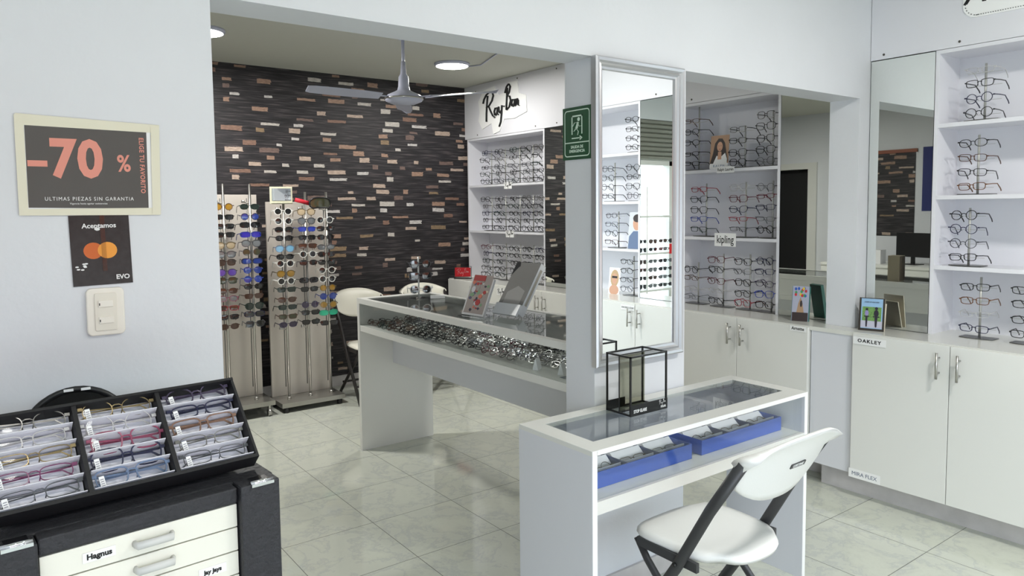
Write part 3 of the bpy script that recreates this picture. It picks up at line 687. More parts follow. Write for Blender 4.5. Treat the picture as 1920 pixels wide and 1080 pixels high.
card('sticker_sheet', [(rect(-.064, -.084, .064, .086), 0), (ell(-.017, .0, .021, .020), 1), (ell(.013, .0, .021, .020), 2)] + [(ell(random.uniform(-.058, -.03), random.uniform(-.045, -.03), .004, .002, 7), 3) for _ in range(7)] + [(ell(-.006, .052, .006, .004, 7), 3)],
     [mat('sticker_black', rgb(34, 32, 34), .3, noise=.5, nscale=60), mat('circle_red_orange', rgb(206, 100, 36), .4), mat('circle_amber', rgb(240, 158, 58), .4), PAPER], Matrix(), t)
text('Aceptamos', .016, PAPER, t, -.002, .060, .006, bold=.02, ext=.0002); text('EVO', .0155, PAPER, t, .042, -.067, .006, bold=.03, ext=.0002)
MB().box((.0, -.05, .005), (.010, .085, .0056)).build('clear_tape', glass('clear_tape', (.9, .9, .9), 1.6), t)
t = thing('light_switch', 'cream double light switch plate under the payment sticker', 'light switch', M=face_mx((.258, YW-.001, 1.289), '-y'))
MB().prism(rrect(-.041, -.058, .041, .058, .012), 0, .008).build('switch_plate', mat('switch_cream', rgb(238, 232, 222), .35), t, bevel=.003)
MB().prism(rrect(-.024, -.046, .024, .046, .004), .008, .0105).build('switch_surround', mat('switch_cream2', rgb(230, 224, 212), .35), t, bevel=.001)
for z in (-.02, .02):
    b_ = MB().box((-.016, z-.008, .0105), (.016, z+.008, .0135)).build('rocker', mat('switch_cream', rgb(238, 232, 222), .35), t, bevel=.001)
    MB().box((-.0145, z-.004, .0135), (-.0125, z+.002, .0138)).build('indicator', INK, b_)

# ------------------------------------------------------------------ small display counter in front
DX0, DX1, DY0, DY1, DZ = 1.507, 2.692, 1.636, 2.012, .778
t = thing('display_counter', 'white glass-topped display counter with blue boxes against the pillar', 'display counter', (DX0, DY0, 0)); I = T(DX0, DY0, 0).inverted(); t.matrix_world = T(DX0, DY0, 0)
MB().box((DX0, DY0, 0), (DX0+.022, DY1, DZ-.016)).build('side_panel', LAMB, t, I); MB().box((DX1-.022, DY0, 0), (DX1, DY1, DZ-.016)).build('side_panel', LAMB, t, I)
GX0, GX1, GY0, GY1 = 1.578, 2.628, 1.708, 1.955
mb = MB().box((DX0, DY0, DZ-.016), (DX1, GY0, DZ)).box((DX0, GY1, DZ-.016), (DX1, DY1, DZ)).box((DX0, GY0, DZ-.016), (GX0, GY1, DZ)).box((GX1, GY0, DZ-.016), (DX1, GY1, DZ))
mb.build('top_frame', LAM, t, I)
MB().box((GX0, GY0, DZ-.007), (GX1, GY1, DZ-.001)).build('glass_top', GLASSD, t, I)
MB().box((DX0+.022, DY0+.0185, .59), (DX1-.022, DY1-.03, .612)).build('display_shelf', LAM, t, I)
MB().box((DX0+.022, DY0, .570), (DX1-.022, DY0+.018, .612)).build('front_rail', LAM, t, I)
MB().box((DX0+.022, DY1-.018, .45), (DX1-.022, DY1, DZ-.016)).build('back_panel', LAMB, t, I)
MB().box((DX0+.023, DY0+.012, .6125), (DX1-.023, DY0+.017, DZ-.017)).build('front_glass', GLASS, t, I)
MB().box((DX0+.001, DY0-.0012, .001), (DX0+.021, DY0-.0002, DZ)).box((DX1-.021, DY0-.0012, .001), (DX1-.001, DY0-.0002, DZ)).box((DX0+.02, DY0-.0012, DZ-.016), (DX1-.02, DY0-.0002, DZ)).build('edge_banding', PAPER, t, I)

def blue_box(x0, x1, cols_, label):
    y0, y1, z0, z1 = 1.715, 1.935, .613, .668
    t = thing('frame_box', label, 'box', ((x0+x1)/2, y0, z0), group='blue frame boxes'); I = T((x0+x1)/2, y0, z0).inverted(); t.matrix_world = T((x0+x1)/2, y0, z0)
    MB().box((x0, y0, z0), (x1, y0+.004, z1)).box((x0, y1-.004, z0), (x1, y1, z1)).box((x0, y0+.004, z0), (x0+.004, y1-.004, z1)).box((x1-.004, y0+.004, z0), (x1, y1-.004, z1)).build('box_walls', BLUE, t, I)
    MB().box((x0+.004, y0+.004, z0), (x1-.004, y1-.004, z0+.003)).build('box_floor', DBLUE, t, I)
    n = 3; w_ = (x1-x0)/n
    for k in range(1, n): MB().box((x0+k*w_-.004, y0+.004, z0+.003), (x0+k*w_+.004, y1-.004, z1-.002)).build('divider', DBLUE, t, I)
    for k in range(n):
        xa, xb = x0+k*w_+.012, x0+(k+1)*w_-.008
        for r_ in range(2):
            ya = y0+.030+r_*.10
            mb = MB(); mb.box((xa, ya, z0+.004), (xb, ya+.002, z1-.004))
            mb.prism([(ya+.012, z0+.004), (ya+.014, z0+.004), (ya+.076, z1+.004), (ya+.074, z1+.004)], xa, xb, axis='x'); mb.build('white_insert', CARD, t, I)
            eyeglasses(T((xa+xb)/2, ya+.028, z0+.031) @ RX(-.80), random.choice(['round', 'oval', 'rect']), random.choice([B, 'grey', 'brown', 'silver']),
                'folded eyeglasses in the %s column, %s row of the %s blue box' % (['left', 'centre', 'right'][k], ['front', 'back'][r_], 'left' if x0 < 2 else 'right'), 'eyeglasses in the blue boxes', 1, thick=.0013, folded=True)
blue_box(1.585, 2.072, 3, 'blue frame box with white inserts at left inside the small counter')
blue_box(2.128, 2.63, 3, 'blue frame box with white inserts at right inside the small counter')

# STOP GLARE stand
t = thing('lens_demo_stand', 'black wire-frame lens demonstration stand on the small glass counter', 'display stand', (1.967, 1.89, DZ))
w_, d_, h_ = .094, .060, .218
mb = MB()
for z in (.003, h_-.003):
    for a, b in (((-w_, -d_), (w_, -d_)), ((w_, -d_), (w_, d_)), ((w_, d_), (-w_, d_)), ((-w_, d_), (-w_, -d_))): mb.box((min(a[0], b[0])-.003, min(a[1], b[1])-.003, z-.003), (max(a[0], b[0])+.003, max(a[1], b[1])+.003, z+.003))
for x in (-w_, w_):
    for y in (-d_, d_): mb.box((x-.003, y-.003, .003), (x+.003, y+.003, h_-.003))
for z in (.003, h_-.003): mb.box((-w_, -.0035, z-.002), (w_, -.0005, z+.002))
mb.box((-w_-.001, -.0035, .003), (-w_+.003, -.0005, h_-.003))
mb.build('wire_frame', BLACKM, t)
MB().box((-w_-.004, -d_-.004, 0), (w_+.004, -d_-.001, .040)).build('base_band', BLACKM, t)
MB().box((-w_-.003, d_-.004, .0), (-w_+.09, d_-.001, .036)).build('back_band', BLACKM, t)
MB().box((-w_+.004, -.003, .004), (w_*.42, -.0015, h_-.006)).build('tinted_panel', FILM, t)
MS = face_mx((0, -d_-.004, .02), '-y')
text('STOP GLARE', .0165, PAPER, t, -.082, -.004, .0008, align='LEFT', bold=.03, sx=.72, M=MS); script_logo(.034, PAPER, t, .068, .008, .0008, r=.03, M=MS); text('POLAR', .011, PAPER, t, .074, -.008, .0008, bold=.03, sx=.8, M=MS)

# ------------------------------------------------------------------ chairs
def folding_chair(loc, rz, label, wm, fm, logo=False, group=None):
    """faces local +y"""
    t = thing('folding_chair', label, 'chair', loc, rz, group)
    # seat
    def seat_grid():
        mb = MB(); nx, ny = 13, 11; top = []; bot = []
        for j in range(ny):
            v_ = j/(ny-1)*2-1
            for i in range(nx):
                u_ = i/(nx-1)*2-1
                hw = .204+.008*v_-.036*max(0, -v_)**3; x = u_*hw
                y = .02+v_*.205*(1-.10*abs(u_)**3) + (.0 if v_ > 0 else -.02*(1-u_*u_)*-v_)
                e = max(abs(u_), abs(v_))
                x *= math.sqrt(1-.30*v_**6); y = .02+(y-.02)*math.sqrt(1-.22*u_**6)
                z = .455-.010*(1-u_*u_)*(1-v_*v_)-.012*max(0, (e-.86)/.14)**2-.012*max(0, v_)**3
                top.append((x, y, z)); bot.append((x*.97, .02+(y-.02)*.97, .425 if e > .9 else .436))
        vs = top+bot; n = nx*ny; fs = []
        for j in range(ny-1):
            for i in range(nx-1):
                a = j*nx+i; fs.append((a, a+1, a+nx+1, a+nx)); fs.append((n+a, n+a+nx, n+a+nx+1, n+a+1))
        edge = [i for i in range(nx)]+[j*nx+nx-1 for j in range(1, ny)]+[(ny-1)*nx+i for i in range(nx-2, -1, -1)]+[j*nx for j in range(ny-2, 0, -1)]
        for k in range(len(edge)):
            a, b = edge[k], edge[(k+1) % len(edge)]; fs.append((a, n+a, n+b, b))
        mb.add(vs, fs, True); return mb
    seat_grid().build('seat', wm, t)
    # backrest
    mb = MB(); nx, nz = 17, 11; fr_, bk = [], []
    for j in range(nz):
        v_ = j/(nz-1)
        for i in range(nx):
            u_ = i/(nx-1)*2-1
            hw = .203+.024*v_**.7
            x = u_*hw
            ztop = .868-.054*abs(u_)**2.6; zbot = .640+.060*abs(u_)**2.6
            x *= math.sqrt(1-.10*(2*v_-1)**6)
            z = zbot+(ztop-zbot)*v_
            yb = -.228-.11*(z-.62)/.24+.035*u_*u_-.020*max(0, (v_-.7)/.3)**2
            th = .009+.034*abs(u_)**6*min(1, max(0, (v_-.62)*5))
            fr_.append((x, yb+th, z)); bk.append((x, yb-th*.6, z))
    vs = fr_+bk; n = nx*nz; fs = []
    for j in range(nz-1):
        for i in range(nx-1):
            a = j*nx+i; fs.append((a, a+1, a+nx+1, a+nx)); fs.append((n+a, n+a+nx, n+a+nx+1, n+a+1))
    edge = [i for i in range(nx)]+[j*nx+nx-1 for j in range(1, nz)]+[(nz-1)*nx+i for i in range(nx-2, -1, -1)]+[j*nx for j in range(nz-2, 0, -1)]
    for k in range(len(edge)):
        a, b = edge[k], edge[(k+1) % len(edge)]; fs.append((a, n+a, n+b, b))
    mb.add(vs, fs, True); mb.build('backrest', wm, t)
    for s in (-1, 1):
        MB().tube([(s*.213, -.268, .795), (s*.216, -.155, .62), (s*.218, -.03, .40), (s*.222, .225, .008)], .0165, 10, flat=(.75, 1.15)).build('leg', fm, t)
        MB().tube([(s*.192, .165, .42), (s*.192, .12, .36), (s*.192, -.245, .008)], .0135, 10, flat=(.75, 1.1)).build('leg', fm, t)
        MB().box((s*.196, -.10, .402), (s*.2095, .150, .432)).build('seat_rail', fm, t)
        MB().lathe([(.007, 0), (.007, .012)], 10, T(s*.2195+.006*s, -.033, .412) @ RY(s*PI/2)).build('bolt', BLACK, t)
    MB().tube([(-.22, .15, .14), (.22, .15, .14)], .009, 8).build('cross_bar', fm, t)
    MB().tube([(-.192, -.17, .12), (.192, -.17, .12)], .009, 8).build('cross_bar', fm, t)
    if logo:
        M = Matrix(((1, 0, 0, 0.02), (0, -.417, -.909, -.2925), (0, .909, -.417, .752), (0, 0, 0, 1)))
        MB().prism(rect(-.037, -.008, .037, .008), 0, .004, M).build('logo_badge', mat('badge_grey', rgb(70, 70, 72), .4), t)
        text('LIFETIME', .014, PAPER, t, 0, 0, .0042, bold=.02, M=M)
    return t
folding_chair((1.950, 1.52, 0), 0, 'white plastic folding chair with grey legs at the small display counter', CHAIRW, CHAIRM, True)
folding_chair((2.60, 5.46, 0), PI, 'cream folding chair with dark legs left of the long display case', CHAIRC, CHAIRD, group='cream folding chairs')
folding_chair((3.24, 5.47, 0), PI, 'cream folding chair behind the white sunglasses on the long display case', CHAIRC, CHAIRD, group='cream folding chairs')

# ------------------------------------------------------------------ long display case in the far room
CX0, CX1, CY0, CY1 = 1.94, 2.46, 2.20, 4.285
t = thing('display_case', 'long white glass display case filled with rows of eyeglasses', 'display case', (CX0, CY0, 0)); I = T(CX0, CY0, 0).inverted(); t.matrix_world = T(CX0, CY0, 0)
MB().box((CX0, CY1-.03, 0), (CX1, CY1, .977)).build('end_panel', LAM, t, I)
MB().box((CX0+.002, CY0, 0), (CX1, CY0+.02, .977)).build('end_panel', LAM, t, I)
MB().box((CX0+.004, CY0+.02, .77), (CX1, CY1-.03, .806)).build('display_shelf', LAM, t, I)
mb = MB().box((CX0, CY0+.02, .945), (CX0+.035, CY1-.03, .977)).box((CX1-.03, CY0+.02, .94), (CX1, CY1-.03, .977)).box((CX0+.035, CY1-.075, .955), (CX1-.03, CY1-.03, .977))
mb.build('top_frame', LAM, t, I)
MB().box((CX0+.035, CY0+.02, .968), (CX1-.03, CY1-.075, .974)).build('glass_top', GLASSD, t, I)
MB().box((CX0+.006, CY0+.02, .8065), (CX0+.011, CY1-.03, .9445)).build('front_glass', GLASS, t, I)
MB().box((CX1-.02, CY0+.02, .8065), (CX1-.002, CY1-.03, .9395)).build('back_panel', LAM, t, I)
MB().box((2.17, CY0+.02, .54), (2.188, CY1-.03, .77)).build('apron', LAMB, t, I)
shp = ['rect', 'square', 'oval', 'round', 'slim']
rows_x = [1.990+.0425*k for k in range(10)]
for j in range(13):
    for i, x in enumerate(rows_x):
        y = 4.165-.141*j+(.05 if i % 2 else 0)+random.uniform(-.012, .012)
        if y < 2.33 or y > 4.18: continue
        if j > 10 and (i < 2 or random.random() < .3): continue
        if i == 0 and j > 5: continue
        c = random.choice([B, B, B, 'grey', 'green', 'brown'] if j < 6 else [B, 'grey', 'silver', 'navy', 'wine', B, 'clear'])
        eyeglasses(T(x+random.uniform(-.004, .004), y, .8285+random.uniform(0, .003)) @ RZ(-PI/2+random.uniform(-.18, .18)) @ RX(-.72+random.uniform(-.06, .06)), random.choice(shp), c,
            'folded %s eyeglasses lying in the packed rows inside the long display case' % c, 'eyeglasses packed inside the long display case', 0, thick=.0019, folded=True)
# little boxes and booklet in the case
MB_ = [(2.02, 2.555, 'small green and white carton on the case shelf near the pillar'), (2.045, 2.41, 'small dark and white carton nearest the pillar on the case shelf')]
for k, (x, y, lb) in enumerate(MB_):
    b_ = MB().prism([(-.012, 0), (.012, 0), (.0, .055)], -.028, .028, axis='x'); b_ = MB().prism([(-.014, 0), (.014, 0), (.002, .05), (-.002, .05)], -.022, .022, axis='x')
    o = b_.build('carton', PAPER, None, T(x, y, .8065) @ RZ(.5)); tag(o, lb, 'box')
    MB().prism(rect(-.02, .012, .02, .04), 0, .0006, face_mx((0, -.0105, 0), '-y') @ RX(-.22)).build('printed_panel', mat('carton_green', rgb(60, 110, 80), .5) if k == 0 else INK, o)
o = card('booklet', [(rect(-.07, -.05, .07, .05), 0), (rect(-.06, .005, .06, .04), 1)], [mat('booklet_grey', rgb(120, 130, 140), .4), mat('booklet_dark', rgb(70, 80, 92), .4)], T(2.045, 2.30, .8075) @ RZ(-PI/2))
tag(o, 'grey booklet lying at the near end of the case shelf', 'booklet')

# things on top of the long case
ZT = .9775
t = thing('sunglasses_stand', 'clear stand with three stacked sunglasses on the long display case', 'display stand', (2.232, 4.0, ZT))
MB().box((-.05, -.04, 0), (.05, .04, .004)).build('base_plate', glass('acrylic', (.9, .92, .92), 1.5), t); MB().tube([(0, .01, .004), (0, .01, .26)], .005, 8).build('pole', mat('acrylic_pole', rgb(200, 204, 204), .2), t)
for z in (.055, .138, .213): MB().tube([(-.06, .0, z-.004), (.06, .0, z-.004)], .0014, 4).build('glasses_bar', STAND, t)
for z, c, l, s, lb in ((.055, 'white', 'black', 'round', 'white-framed sunglasses, lowest on the clear stand on the long case'), (.138, B, 'black', 'square', 'black sunglasses in the middle of the clear stand on the long case'), (.213, B, 'black', 'round', 'black sunglasses at the top of the clear stand on the long case')):
    eyeglasses(T(2.232, 3.985, ZT+z) @ RZ(-.45) @ Matrix.Scale(1.12, 4), s, c, lb, 'sunglasses on the clear stand', 2, lens=l, thick=.0032, name='sunglasses', cat='sunglasses')
o = MB().box((-.045, -.012, 0), (.045, .012, .018)).build('cardboard_strip', PAPER, None, T(2.32, 3.93, ZT) @ RZ(-.5)); tag(o, 'small white carton strip lying beside the clear sunglasses stand', 'box')
def tilted(name, x, y, w2, h, ang, th, rz, m, label, cat):
    """easel panel leaning back, facing local -y"""
    t = thing(name, label, cat, (x, y, ZT), rz)
    M = T(0, 0, th*math.sin(ang)) @ RX(-ang)
    MB().box((-w2, 0, .004), (w2, th, h), M).build('panel', m, t)
    return t, M
ACR = glass('brochure_acrylic', (.9, .92, .92), 1.6)
t, M = tilted('brochure_holder', 2.045, 3.125, .085, .205, .42, .012, -1.45, mat('holder_grey', rgb(200, 200, 202), .35), 'clear leaning brochure holder with a colourful mosaic leaflet', 'brochure holder')
FM = M @ Matrix(((1, 0, 0, 0), (0, 0, -1, 0), (0, 1, 0, 0), (0, 0, 0, 1)))
cm = [mat('mosaic_%d' % i, rgb(*c), .6, spec=.2) for i, c in enumerate([(150, 140, 136), (160, 56, 56), (86, 84, 110), (120, 150, 120), (196, 180, 160), (60, 56, 70), (190, 110, 90), (190, 190, 196)])]
polys = [(rect(-.075, .014, .075, .222), 0)]
random.seed(11)
for k in range(34):
    cx, cy = random.uniform(-.058, .058), random.uniform(.03, .205); r_ = random.uniform(.007, .016)
    polys.append((ell(cx, cy, r_, r_*random.uniform(.6, 1.2), random.choice([4, 5, 7]), random.uniform(0, 1), 2*PI), random.randrange(8)))
polys.append((ell(.012, .075, .02, .018, 6), 1)); polys.append((rect(-.07, .19, .02, .22), 1))
polys = [(p, m_) for p, m_ in polys]
mb = MB()
for i, (p, mi) in enumerate(polys): mb.mi = mi; mb.prism(p, .0003, .0006+i*.00004)
mb.build('leaflet', cm, t, FM)
MB().box((-.082, .013, .0), (-.079, .016, .225), M).box((-.082, -.03, 0), (.082, .10, .004)).build('stand_foot', ACR, t)
t, M = tilted('product_display', 2.165, 2.99, .088, .30, .60, .040, -1.45, mat('display_white', rgb(226, 228, 232), .35), 'tall leaning white display block with grey face and dark diamond', 'display block')
FM = M @ Matrix(((1, 0, 0, 0), (0, 0, -1, 0), (0, 1, 0, 0), (0, 0, 0, 1)))
G1, G2, G3 = mat('face_grey', rgb(132, 130, 128), .7, spec=.2), mat('face_light_grey', rgb(160, 158, 156), .7, spec=.2), mat('face_dark', rgb(34, 34, 38), .7, spec=.2)
mb = MB(); lay = [(rect(-.088, .055, .088, .30), 0), ([(-.06, .055), (.06, .055), (.06, .135), (-.0, .16), (-.06, .12)], 1), ([(-.088, .25), (-.05, .275), (-.06, .30), (-.088, .30)], 2), ([(-.088, .22), (-.058, .27), (-.088, .285)], 2)]
for i, (p, mi) in enumerate(lay): mb.mi = mi; mb.prism(p, .0002, .001+i*.0003)
mb.build('printed_face', [G1, G2, G3], t, FM)
MB().box((-.088, -.014, -.012), (.088, .0, .050), M).build('ledge', mat('display_white', rgb(226, 228, 232), .35), t)
MB().box((.0885, .012, .06), (.0895, .028, .27), M).build('side_stripe', mat('taupe_stripe', rgb(178, 172, 160), .5), t)
t = thing('slatted_box', 'dark brown slatted card box at the pillar end of the long case', 'box', (2.36, 2.60, ZT), -.1)
MB().box((-.05, -.04, 0), (.05, .04, .185)).build('box_body', mat('slat_back', rgb(150, 140, 120), .5), t)
mb = MB()
for k in range(6): mb.box((-.049+k*.0175, -.0425, .004), (-.049+k*.0175+.008, -.0402, .183)); mb.box((-.0525, -.039+k*.014, .004), (-.0502, -.039+k*.014+.007, .183))
mb.build('slats', mat('slat_brown', rgb(62, 50, 40), .5), t)

# red script box on the worktop corner
t = thing('red_logo_box', 'red box with white script logo in a black holder on the far worktop', 'sign', M=face_mx((3.70, 5.80, ZC+.064), '-x') @ RY(.75))
MB().box((-.075, -.042, -.02), (.075, .042, 0)).build('red_panel', mat('logo_red', rgb(176, 22, 34), .35), t)
script_logo(.11, PAPER, t, 0, -.002, .0008, r=.024)
mb = MB()
for a in (((-.085, -.062, -.025), (.085, -.055, .004)), ((-.085, .052, -.004), (.085, .056, 0)), ((-.085, -.055, -.004), (-.081, .052, 0)), ((.081, -.055, -.004), (.085, .052, 0)), ((-.085, -.055, -.045), (-.081, .052, -.041)), ((-.085, .052, -.045), (-.081, .056, 0))): mb.box(*a)
mb.build('black_holder', BLACKM, t)

# ------------------------------------------------------------------ sunglasses racks
PANEL = mat('rack_panel', rgb(216, 208, 200), .32, metal=.35)
def rack(x0, x1, yp, zt, poles, label, zb, castors):
    t = thing('sunglasses_rack', label, 'display rack', ((x0+x1)/2, yp, 0)); I = T((x0+x1)/2, yp, 0).inverted(); t.matrix_world = T((x0+x1)/2, yp, 0)
    MB().box((x0, yp, zb), (x1, yp+.022, zt)).build('back_panel', PANEL, t, I, bevel=.002)
    MB().box((x0-.008, yp-.255, zb-.035), (x1+.012, yp+.04, zb)).build('base', mat('rack_base', rgb(170, 168, 162), .3, metal=.8), t, I, bevel=.002)
    for px in poles:
        MB().tube([(px, yp-.13, zb), (px, yp-.13, zt+.075)], .0095, 12).build('pole', STEEL, t, I)
        MB().lathe([(.016, 0), (.016, .014), (.011, .02)], 12, T(px, yp-.13, zb)).build('collar', STEEL, t, I)
        MB().tube([(px-.022, yp-.128, zb+.1), (px-.022, yp-.128, zt-.03)], .004, 8).build('side_rod', DSTEEL, t, I)
        for z in (zb+.56, zt-.055):
            MB().tube([(px, yp-.13, z-.02), (px-.055, yp-.15, z)], .0045, 8).tube([(px-.055, yp-.15, z-.008), (px-.055, yp-.15, z+.010)], [.013, .013], 12).build('lock_knob', STEEL, t, I)
    for cx_ in (x0+.03, x1-.03):
        for cy_ in (yp-.235, yp+.02):
            if castors: MB().tube([(cx_-.012, cy_, .028), (cx_+.012, cy_, .028)], .028, 14).box((cx_-.006, cy_-.01, .03), (cx_+.006, cy_+.01, zb-.035)).build('castor', STEEL, t, I)
            else: MB().lathe([(.02, 0), (.02, zb-.035)], 12, T(cx_, cy_, 0)).build('foot', BLACK, t, I)
    return t
rack(1.835, 2.32, 5.665, 1.60, (1.925, 2.095, 2.265), 'right brushed-metal sunglasses rack with three poles by the stone wall', .075, False)
rack(1.40, 1.765, 5.665, 1.655, (1.485, 1.675), 'left brushed-metal sunglasses rack on castors, partly behind the white wall', .115, True)
def sg(px, z, spec, label, grp, dx=0):
    shape, fc, lc = spec
    M = T(px+dx, 5.445, z) @ RZ(-.10+random.uniform(-.15, .15)) @ RX(random.uniform(-.1, .05)) @ Matrix.Scale(1.06, 4)
    eyeglasses(M, shape, fc, label, grp, 1, lens=lc, thick=.0030 if fc == 'white' else .0024, name='sunglasses', cat='sunglasses')
Wt = ('round', 'white', 'black'); Bk = ('rect', 'black', 'black'); Bo = ('oval', 'black', 'black'); Wr = ('wrap', 'black', 'black')
P1 = [Wt, Wt, Bo, Bo, ('aviator', 'lightblue', 'skyblue'), Bo, Wt, ('aviator', 'gold', 'amber'), Wt, ('rect', 'green', 'green'), ('oval', 'brown', 'brown'), ('rect', 'green', 'green'), ('rect', 'brown', 'olive'), ('oval', 'purple', 'plum')]
Z1 = [1.524, 1.452, 1.388, 1.324, 1.248, 1.184, 1.132, 1.059, .999, .935, .858, .801, .729, .668]
P2 = [('aviator', 'gold', 'silver'), ('aviator', 'grey', 'grey'), ('rect', 'blue', 'blue'), Bk, ('rect', 'brown', 'brown'), Wt, Bo, Wr, Bk, ('round', 'purple', 'plum'), Bk, Bk]
Z2 = [1.522, 1.453, 1.388, 1.323, 1.259, 1.196, 1.131, .996, .926, .807, .745, .671]
P3 = [Wt, Bo, Bo, ('oval', 'grey', 'grey'), Bo, Bo, Wt, Wt, ('round', 'gold', 'amber'), ('round', 'blue', 'deepblue'), ('round', 'gold', 'amber'), ('wrap', 'teal', 'teal'), Bk]
Z3 = [1.456, 1.388, 1.322, 1.245, 1.189, 1.127, 1.065, .996, .927, .86, .794, .731, .65]
PB = [('oval', 'green', 'green'), ('round', 'navy', 'deepblue'), Wr, ('wrap', 'blue', 'indigo'), ('aviator', 'grey', 'grey'), ('round', 'grey', 'olive'), ('wrap', 'navy', 'deepblue'), ('round', 'blue', 'deepblue'), ('round', 'blue', 'deepblue'), Bo, ('rect', 'brown', 'brown'), ('aviator', 'green', 'green'), ('wrap', 'navy', 'black'), ('square', 'grey', 'black')]
ZB_ = [1.561, 1.489, 1.429, 1.359, 1.297, 1.231, 1.164, 1.098, 1.031, .977, .906, .835, .773, .70]
PA = [('round', 'brown', 'amber'), Bk, Bk, Bk, ('aviator', 'gold', 'silver'), ('aviator', 'grey', 'grey'), ('square', 'brown', 'brown'), ('aviator', 'purple', 'purple'), ('square', 'green', 'olive'), ('oval', 'brown', 'brown'), ('oval', 'pink', 'grey'), ('rect', 'red', 'brown'), Bk, ('oval', 'brown', 'brown')]
ZA = [1.562, 1.488, 1.422, 1.361, 1.288, 1.223, 1.162, 1.093, 1.032, .957, .901, .832, .767, .697]
for px, P_, Z_, nm in ((1.89, P1, Z1, 'left pole of the right rack'), (2.068, P2, Z2, 'middle pole of the right rack'), (2.215, P3, Z3, 'right pole of the right rack'), (1.645, PB, ZB_, 'right pole of the left rack'), (1.462, PA, ZA, 'left pole of the left rack')):
    for k, (s_, z) in enumerate(zip(P_, Z_)):
        sg(px+.010*(1.55-z)*1.5, z, s_, '%s sunglasses with %s lenses, %s on the %s' % (s_[1], s_[2], ORD[k] if k < len(P_)-1 else 'lowest', nm), 'sunglasses on the ' + nm)
        tb = None
# clear nose bars for the racks
# ski goggles on top of right rack
t = thing('ski_goggles', 'olive-lensed ski goggles with red strap on the right rack\'s top', 'goggles', (2.19, 5.45, 1.585))
mb = MB(); n = 14; ol = [(.085*math.copysign(abs(math.cos(2*PI*k/n))**.7, math.cos(2*PI*k/n)), .045*math.copysign(abs(math.sin(2*PI*k/n))**.8, math.sin(2*PI*k/n))+(.012 if abs(k-n*.75) < 1.2 else 0)) for k in range(n)]
MB().tube([(x, 3*x*x, z) for x, z in ol], .007, 6, closed=True).build('goggle_frame', BLACK, t)
MB().add([(0, -.012, 0)]+[(x, 3*x*x-.002, z) for x, z in ol], [(0, 1+k, 1+(k+1) % n) for k in range(n)], True).build('goggle_lens', lens_mat('olive'), t)
MB().tube([(-.085, .022, 0), (-.13, .03, .014), (-.19, .04, .03)], .018, 6, flat=(1, .12)).build('strap', mat('strap_red', rgb(190, 24, 44), .6), t)
# small try-on mirror at rack top
t = thing('try_on_mirror', 'small cream-framed mirror fixed on top of the right sunglasses rack', 'mirror', M=face_mx((1.90, 5.50, 1.647), '-y'))
MB().box((-.085, -.065, -.012), (.085, .065, 0)).build('mirror_frame', mat('mirror_cream', rgb(222, 220, 196), .4), t, bevel=.002)
MB().box((-.072, -.040, 0), (.072, .052, .002)).build('mirror_glass', MIRROR, t)
MB().box((-.078, -.058, 0), (.078, -.050, .004)).build('lower_lip', mat('mirror_cream', rgb(222, 220, 196), .4), t)

# ------------------------------------------------------------------ left foreground: drawer case and tray
TH = .085
Cm = T(0.0, 1.415, 0) @ RZ(TH)
t = thing('sample_case', 'black leather sample case with cream drawers in the left foreground', 'case', M=Cm)
HC = .985
XA, XB_ = .068, .402   # drawer column
MB().box((-.02, .05, 0), (.49, .46, HC)).build('case_body', LEATHER, t, bevel=.004)
MB().box((-.30, .0, 0), (XA-.002, .05, HC)).box((-.30, .05, 0), (-.021, .46, HC)).build('side_block', LEATHER, t, bevel=.004)
MB().box((XB_+.002, .0, 0), (.483, .05, HC+.004)).build('side_block', LEATHER, t, bevel=.004)
MB().box((XA, .014, .955), (XB_, .05, HC)).build('top_band', LEATHER, t, bevel=.003)
DH = .0455
for k in range(20):
    zt_ = .952-k*(DH+.0025)
    if zt_-DH < .02: break
    dr = MB().box((XA+.001, .018, zt_-DH), (XB_-.001, .049, zt_)).build('drawer', CREAM, t, bevel=.001)
    zc_ = zt_-DH*.5; cx_ = (XA+XB_)/2+.012
    h = MB().tube([(cx_-.032, .018, zc_), (cx_-.030, .004, zc_), (cx_+.030, .004, zc_), (cx_+.032, .018, zc_)], .0062, 8, flat=(1.2, .8)); h.build('handle', mat('handle_grey', rgb(206, 206, 204), .35), dr)
    if k in (0, 2):
        M = Matrix(((1, 0, 0, 0), (0, 0, -1, .0175), (0, 1, 0, 0), (0, 0, 0, 1)))
        cxl = XA+.090 if k == 0 else XB_-.052
        lc = MB().prism(rect(cxl-.026, zc_-.009, cxl+.026, zc_+.009), 0, .001, M).build('name_label', PAPER, dr)
        text('Hagnus' if k == 0 else 'Jay Jays', .0135 if k == 0 else .0115, INK, lc, cxl, zc_, .0012, bold=.04, M=M)
for x in (.015, .425):
    MB().box((x, -.003, HC-.002), (x+.045, .012, HC+.004)).box((x+.006, .012, HC), (x+.04, .035, HC+.006)).tube([(x, .005, HC+.005), (x+.045, .005, HC+.005)], .004, 8).build('clasp', mat('chrome', rgb(225, 225, 228), .12, metal=1), t)

